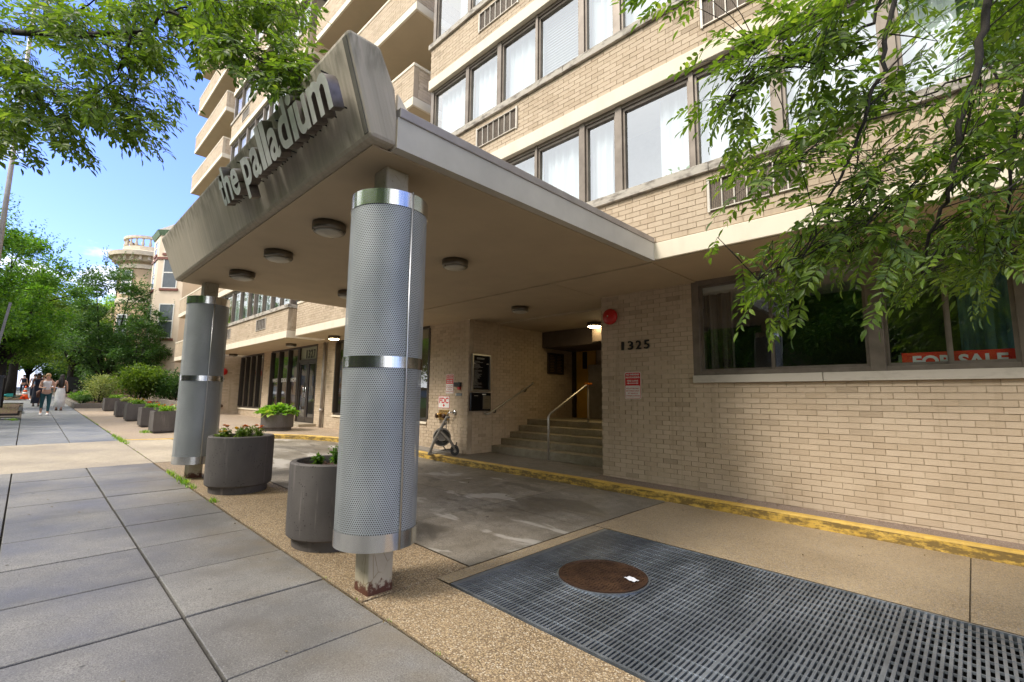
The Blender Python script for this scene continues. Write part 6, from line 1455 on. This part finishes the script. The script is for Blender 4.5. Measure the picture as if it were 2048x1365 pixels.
def overhang(t_, limbs, regions, seed, leafL, leaflet, mat, tip_dir, nsingle=280):
    """limbs: list of (points, r0, r1). regions: (polygon in view, count, dmin, dmax); twigs hang at their own distances and are tied back to the closest limb"""
    rnd = random.Random(seed); vm = [compound(rnd.choice((3, 4, 4, 5)), leafL*1.1*rnd.uniform(.85, 1.15), leaflet, rnd) for _ in range(8)]
    mats = [M[mat], M['bark']]; vme = [v.mesh('leaf', mats) for v in vm]
    lp_ = []; org = Vector(t_['_w'])
    for pts, r0, r1 in limbs:
        m = MB(); n = len(pts); fine = []
        for a, b in zip(pts, pts[1:]):
            for k in range(4): fine.append(a.lerp(b, k/4))
        fine.append(pts[-1]); fine = [p+Vector((rnd.gauss(0, 1), rnd.gauss(0, 1), rnd.gauss(0, 1)))*.008 for p in fine]
        m.tube(fine, [r0+(r1-r0)*i/(len(fine)-1) for i in range(len(fine))], 8); m.build('limb', M['bark'], t_, smooth=True); lp_ += fine
    tw = MB(); leaves = []
    for P, cnt, d0, d1 in regions:
        xs_ = [p[0] for p in P]; ys2 = [p[1] for p in P]; got = 0; tries = 0
        while got < cnt and tries < cnt*30:
            tries += 1; x, y = rnd.uniform(min(xs_), max(xs_)), rnd.uniform(min(ys2), max(ys2))
            if not in_poly(x, y, P): continue
            if noise.noise(Vector((x*.013, y*.015, seed))) < -.12+.05*rnd.random(): continue
            tip = at(x, y, rnd.uniform(d0, d1)); best = min(lp_, key=lambda q: (q-tip).length)
            v = tip-best; L = v.length; got += 1
            if L < .02: continue
            d = v.normalized(); dirn = (d*.6+Vector(tip_dir)*.7+Vector((rnd.gauss(0, .22), rnd.gauss(0, .22), rnd.gauss(0, .15)))).normalized()
            tl = rnd.uniform(.26, .46); s = tip-dirn*tl
            mid = best.lerp(s, .5)+Vector((0, 0, .04*L))
            tw.tube([best, mid, s, tip], [.0036, .0028, .0018, .0009], 4, cap=False)
            if rnd.random() < .35: lp_.append(s)
            k = rnd.choice((2, 3, 3, 4)); side = 1
            for i in range(k+1):
                f_ = i/k; p = s.lerp(tip, f_); side = -side; hd = dirn.copy(); sd = hd.cross(Vector((0, 0, 1))).normalized()
                ld = (hd*(.55+.6*f_)+sd*side*(.75 if i < k else 0)+Vector((rnd.gauss(0, .2), rnd.gauss(0, .2), -.25+rnd.gauss(0, .2)))).normalized()
                up = Vector((rnd.gauss(0, .3), rnd.gauss(0, .3), 1)); X = ld; Y = up.cross(X).normalized(); Z = X.cross(Y); mtx = Matrix(((X.x, Y.x, Z.x, p.x), (X.y, Y.y, Z.y, p.y), (X.z, Y.z, Z.z, p.z), (0, 0, 0, 1)))
                leaves.append(((p-Vector((0, 0, H))).dot(_fw), mtx, rnd.randrange(8)))
    tw.build('twigs', M['bark'], t_, kind='stuff', smooth=True)
    leaves.sort(key=lambda q: q[0]); inv = Matrix.Translation(-org)
    vis = [l for l in leaves if l[0] > .2]
    for d_, mtx, k in vis[:nsingle]: o_ = link('leaf', vme[k], t_); o_.matrix_local = inv@mtx
    fo = MB()
    for d_, mtx, k in leaves[nsingle:]:
        src = vm[k]; n = len(fo.v); fo.v += [tuple(mtx@Vector(v)) for v in src.v]; fo.f += [tuple(n+i for i in f_) for f_ in src.f]; fo.m += src.m
    fo.build('foliage', mats, t_, kind='stuff')
    print('leaves', len(leaves), len(fo.f))
def pl(*a): return [at(*p) for p in a]
rt = thing('overhanging_tree', 'leafy street tree whose branches hang down over the right side of the facade', 'tree', (3.6, -1.7, G(3.6, -1.7)))
hub = Vector((2.6, -.6, 4.6)); far_hub = Vector((1.6, 1.6, 5.2))
m = MB(); m.tube([(3.6, -1.7, G(3.6, -1.7)), (3.55, -1.6, 1.6), (3.3, -1.3, 3.2), tuple(hub)], [.24, .19, .16, .13], 14); m.build('trunk', M['bark'], rt, smooth=True)
A = pl((1985, -60, 2.4), (1968, 60, 2.3), (1945, 160, 2.25), (1918, 280, 2.2), (1900, 380, 2.2), (1860, 470, 2.3), (1842, 560, 2.4))
B_ = pl((1800, -60, 2.5), (1772, 70, 2.4), (1766, 120, 2.35), (1735, 220, 2.3), (1695, 330, 2.3), (1650, 420, 2.3), (1600, 515, 2.35))
C_ = pl((1780, -50, 2.7), (1745, 45, 2.65), (1660, 85, 2.6), (1560, 120, 2.55), (1480, 175, 2.5), (1440, 215, 2.5))
D_ = pl((2080, 60, 2.5), (2040, 220, 2.45), (2015, 380, 2.5), (1985, 520, 2.6))
limbs = [([hub, Vector((2.0, .6, 5.2)), far_hub], .12, .06), ([far_hub, A[0]], .05, .022), (A, .019, .005), ([far_hub, B_[0]], .045, .016), (B_, .013, .004), (C_, .010, .003), ([far_hub, C_[0]], .03, .011), (D_, .012, .004), ([far_hub, D_[0]], .03, .012)]
limbs += [(pl((1932, 150, 2.75), (1850, 190, 2.7), (1760, 215, 2.7), (1640, 260, 2.6), (1540, 330, 2.55)), .006, .002), (pl((1915, 290, 2.7), (1820, 370, 2.65), (1740, 440, 2.6), (1640, 490, 2.55), (1520, 560, 2.45)), .006, .002), (pl((1735, 220, 2.8), (1720, 300, 2.8), (1700, 400, 2.8), (1690, 500, 2.85)), .005, .002), (pl((1960, 100, 2.8), (2010, 190, 2.75), (2060, 300, 2.7)), .008, .003)]
regs = [([(1640, -20), (2060, -20), (2060, 130), (1980, 100), (1900, 130), (1860, 40), (1800, 20), (1760, 60), (1700, 60)], 24, 2.3, 3.0),
        ([(1500, -10), (1720, -10), (1740, 60), (1660, 100), (1560, 95), (1480, 60)], 22, 2.3, 2.8),
        ([(1395, 85), (1500, 50), (1640, 100), (1700, 150), (1640, 260), (1500, 230), (1420, 235), (1400, 210)], 27, 2.2, 2.7),
        ([(1660, 130), (2060, 190), (2060, 620), (1960, 600), (1900, 560), (1800, 620), (1700, 560), (1600, 500), (1500, 470), (1440, 400), (1410, 340), (1470, 320), (1400, 280), (1560, 250)], 140, 2.1, 3.2),
        ([(1560, 470), (2060, 500), (2060, 610), (1900, 540), (1840, 560), (1720, 560), (1650, 545), (1600, 580), (1545, 585), (1470, 595), (1540, 550)], 30, 2.3, 3.1),
        ([(1960, 30), (2070, 30), (2070, 590), (2000, 560), (1940, 300)], 28, 2.2, 3.0),
        ([(1455, 590), (1600, 560), (1640, 600), (1600, 635), (1550, 640)], 8, 2.4, 2.6), ([(1262, -30), (1310, -30), (1300, 12), (1275, 18)], 3, 2.4, 2.6)]
overhang(rt, limbs, regs, 5, .16, .058, 'leaf', (-.62, -.35, -.45))
lt = thing('overhanging_tree', 'leafy street tree whose dark branch reaches in from the top left corner', 'tree', (-7.6, -2.0, G(-7.6, -2)))
E_ = pl((-140, 62, 5.4), (0, 62, 5.0), (80, 68, 4.8), (170, 70, 4.6), (230, 68, 4.5), (280, 66, 4.4)); F_ = pl((262, 68, 4.4), (250, 110, 4.4), (238, 150, 4.4), (190, 190, 4.4)); G_ = pl((280, 66, 4.4), (340, 25, 4.3), (420, 60, 4.1), (480, 90, 4.0), (540, 130, 3.9), (600, 165, 3.9))
m = MB(); m.tube([(-7.6, -2.0, G(-7.6, -2)), (-7.55, -1.95, 2.0), (-7.5, -1.9, 4.2), tuple(E_[0])], [.26, .2, .16, .09], 14); m.build('trunk', M['bark'], lt, smooth=True)
limbs = [(E_, .034, .022), (F_, .012, .004), (G_, .014, .003), (pl((262, 100, 4.4), (258, 150, 4.4), (270, 200, 4.5)), .008, .002), (pl((-60, 110, 5.0), (30, 140, 4.9), (60, 170, 4.8), (90, 230, 4.8)), .014, .004), (pl((90, 66, 4.8), (160, 20, 4.7), (230, -30, 4.6)), .012, .004), (pl((340, 25, 4.3), (430, 0, 4.1), (540, 10, 4.0), (600, 40, 3.9)), .008, .002)]
regs = [([(-20, -20), (640, -20), (610, 40), (560, 60), (430, 100), (380, 90), (330, 60), (270, 110), (-20, 130)], 170, 3.9, 5.6),
        ([(-20, 110), (270, 100), (340, 60), (370, 110), (350, 140), (400, 190), (330, 200), (320, 270), (300, 310), (220, 290), (150, 320), (100, 280), (60, 240), (-20, 220)], 165, 4.0, 5.6),
        ([(-20, 200), (60, 210), (80, 310), (30, 320), (-20, 310)], 34, 4.2, 5.2),
        ([(420, 60), (560, 40), (600, 100), (655, 170), (640, 200), (560, 190), (500, 175), (440, 130)], 55, 3.5, 4.3),
        ([(330, 20), (450, 10), (450, 130), (400, 110), (350, 90)], 26, 3.8, 4.6)]
overhang(lt, limbs, regs, 9, .19, .078, 'leaf', (.62, .30, -.45))
if '_w' in bpy.context.scene.keys(): pass
for o in bpy.data.objects:
    if '_w' in o.keys(): del o['_w']
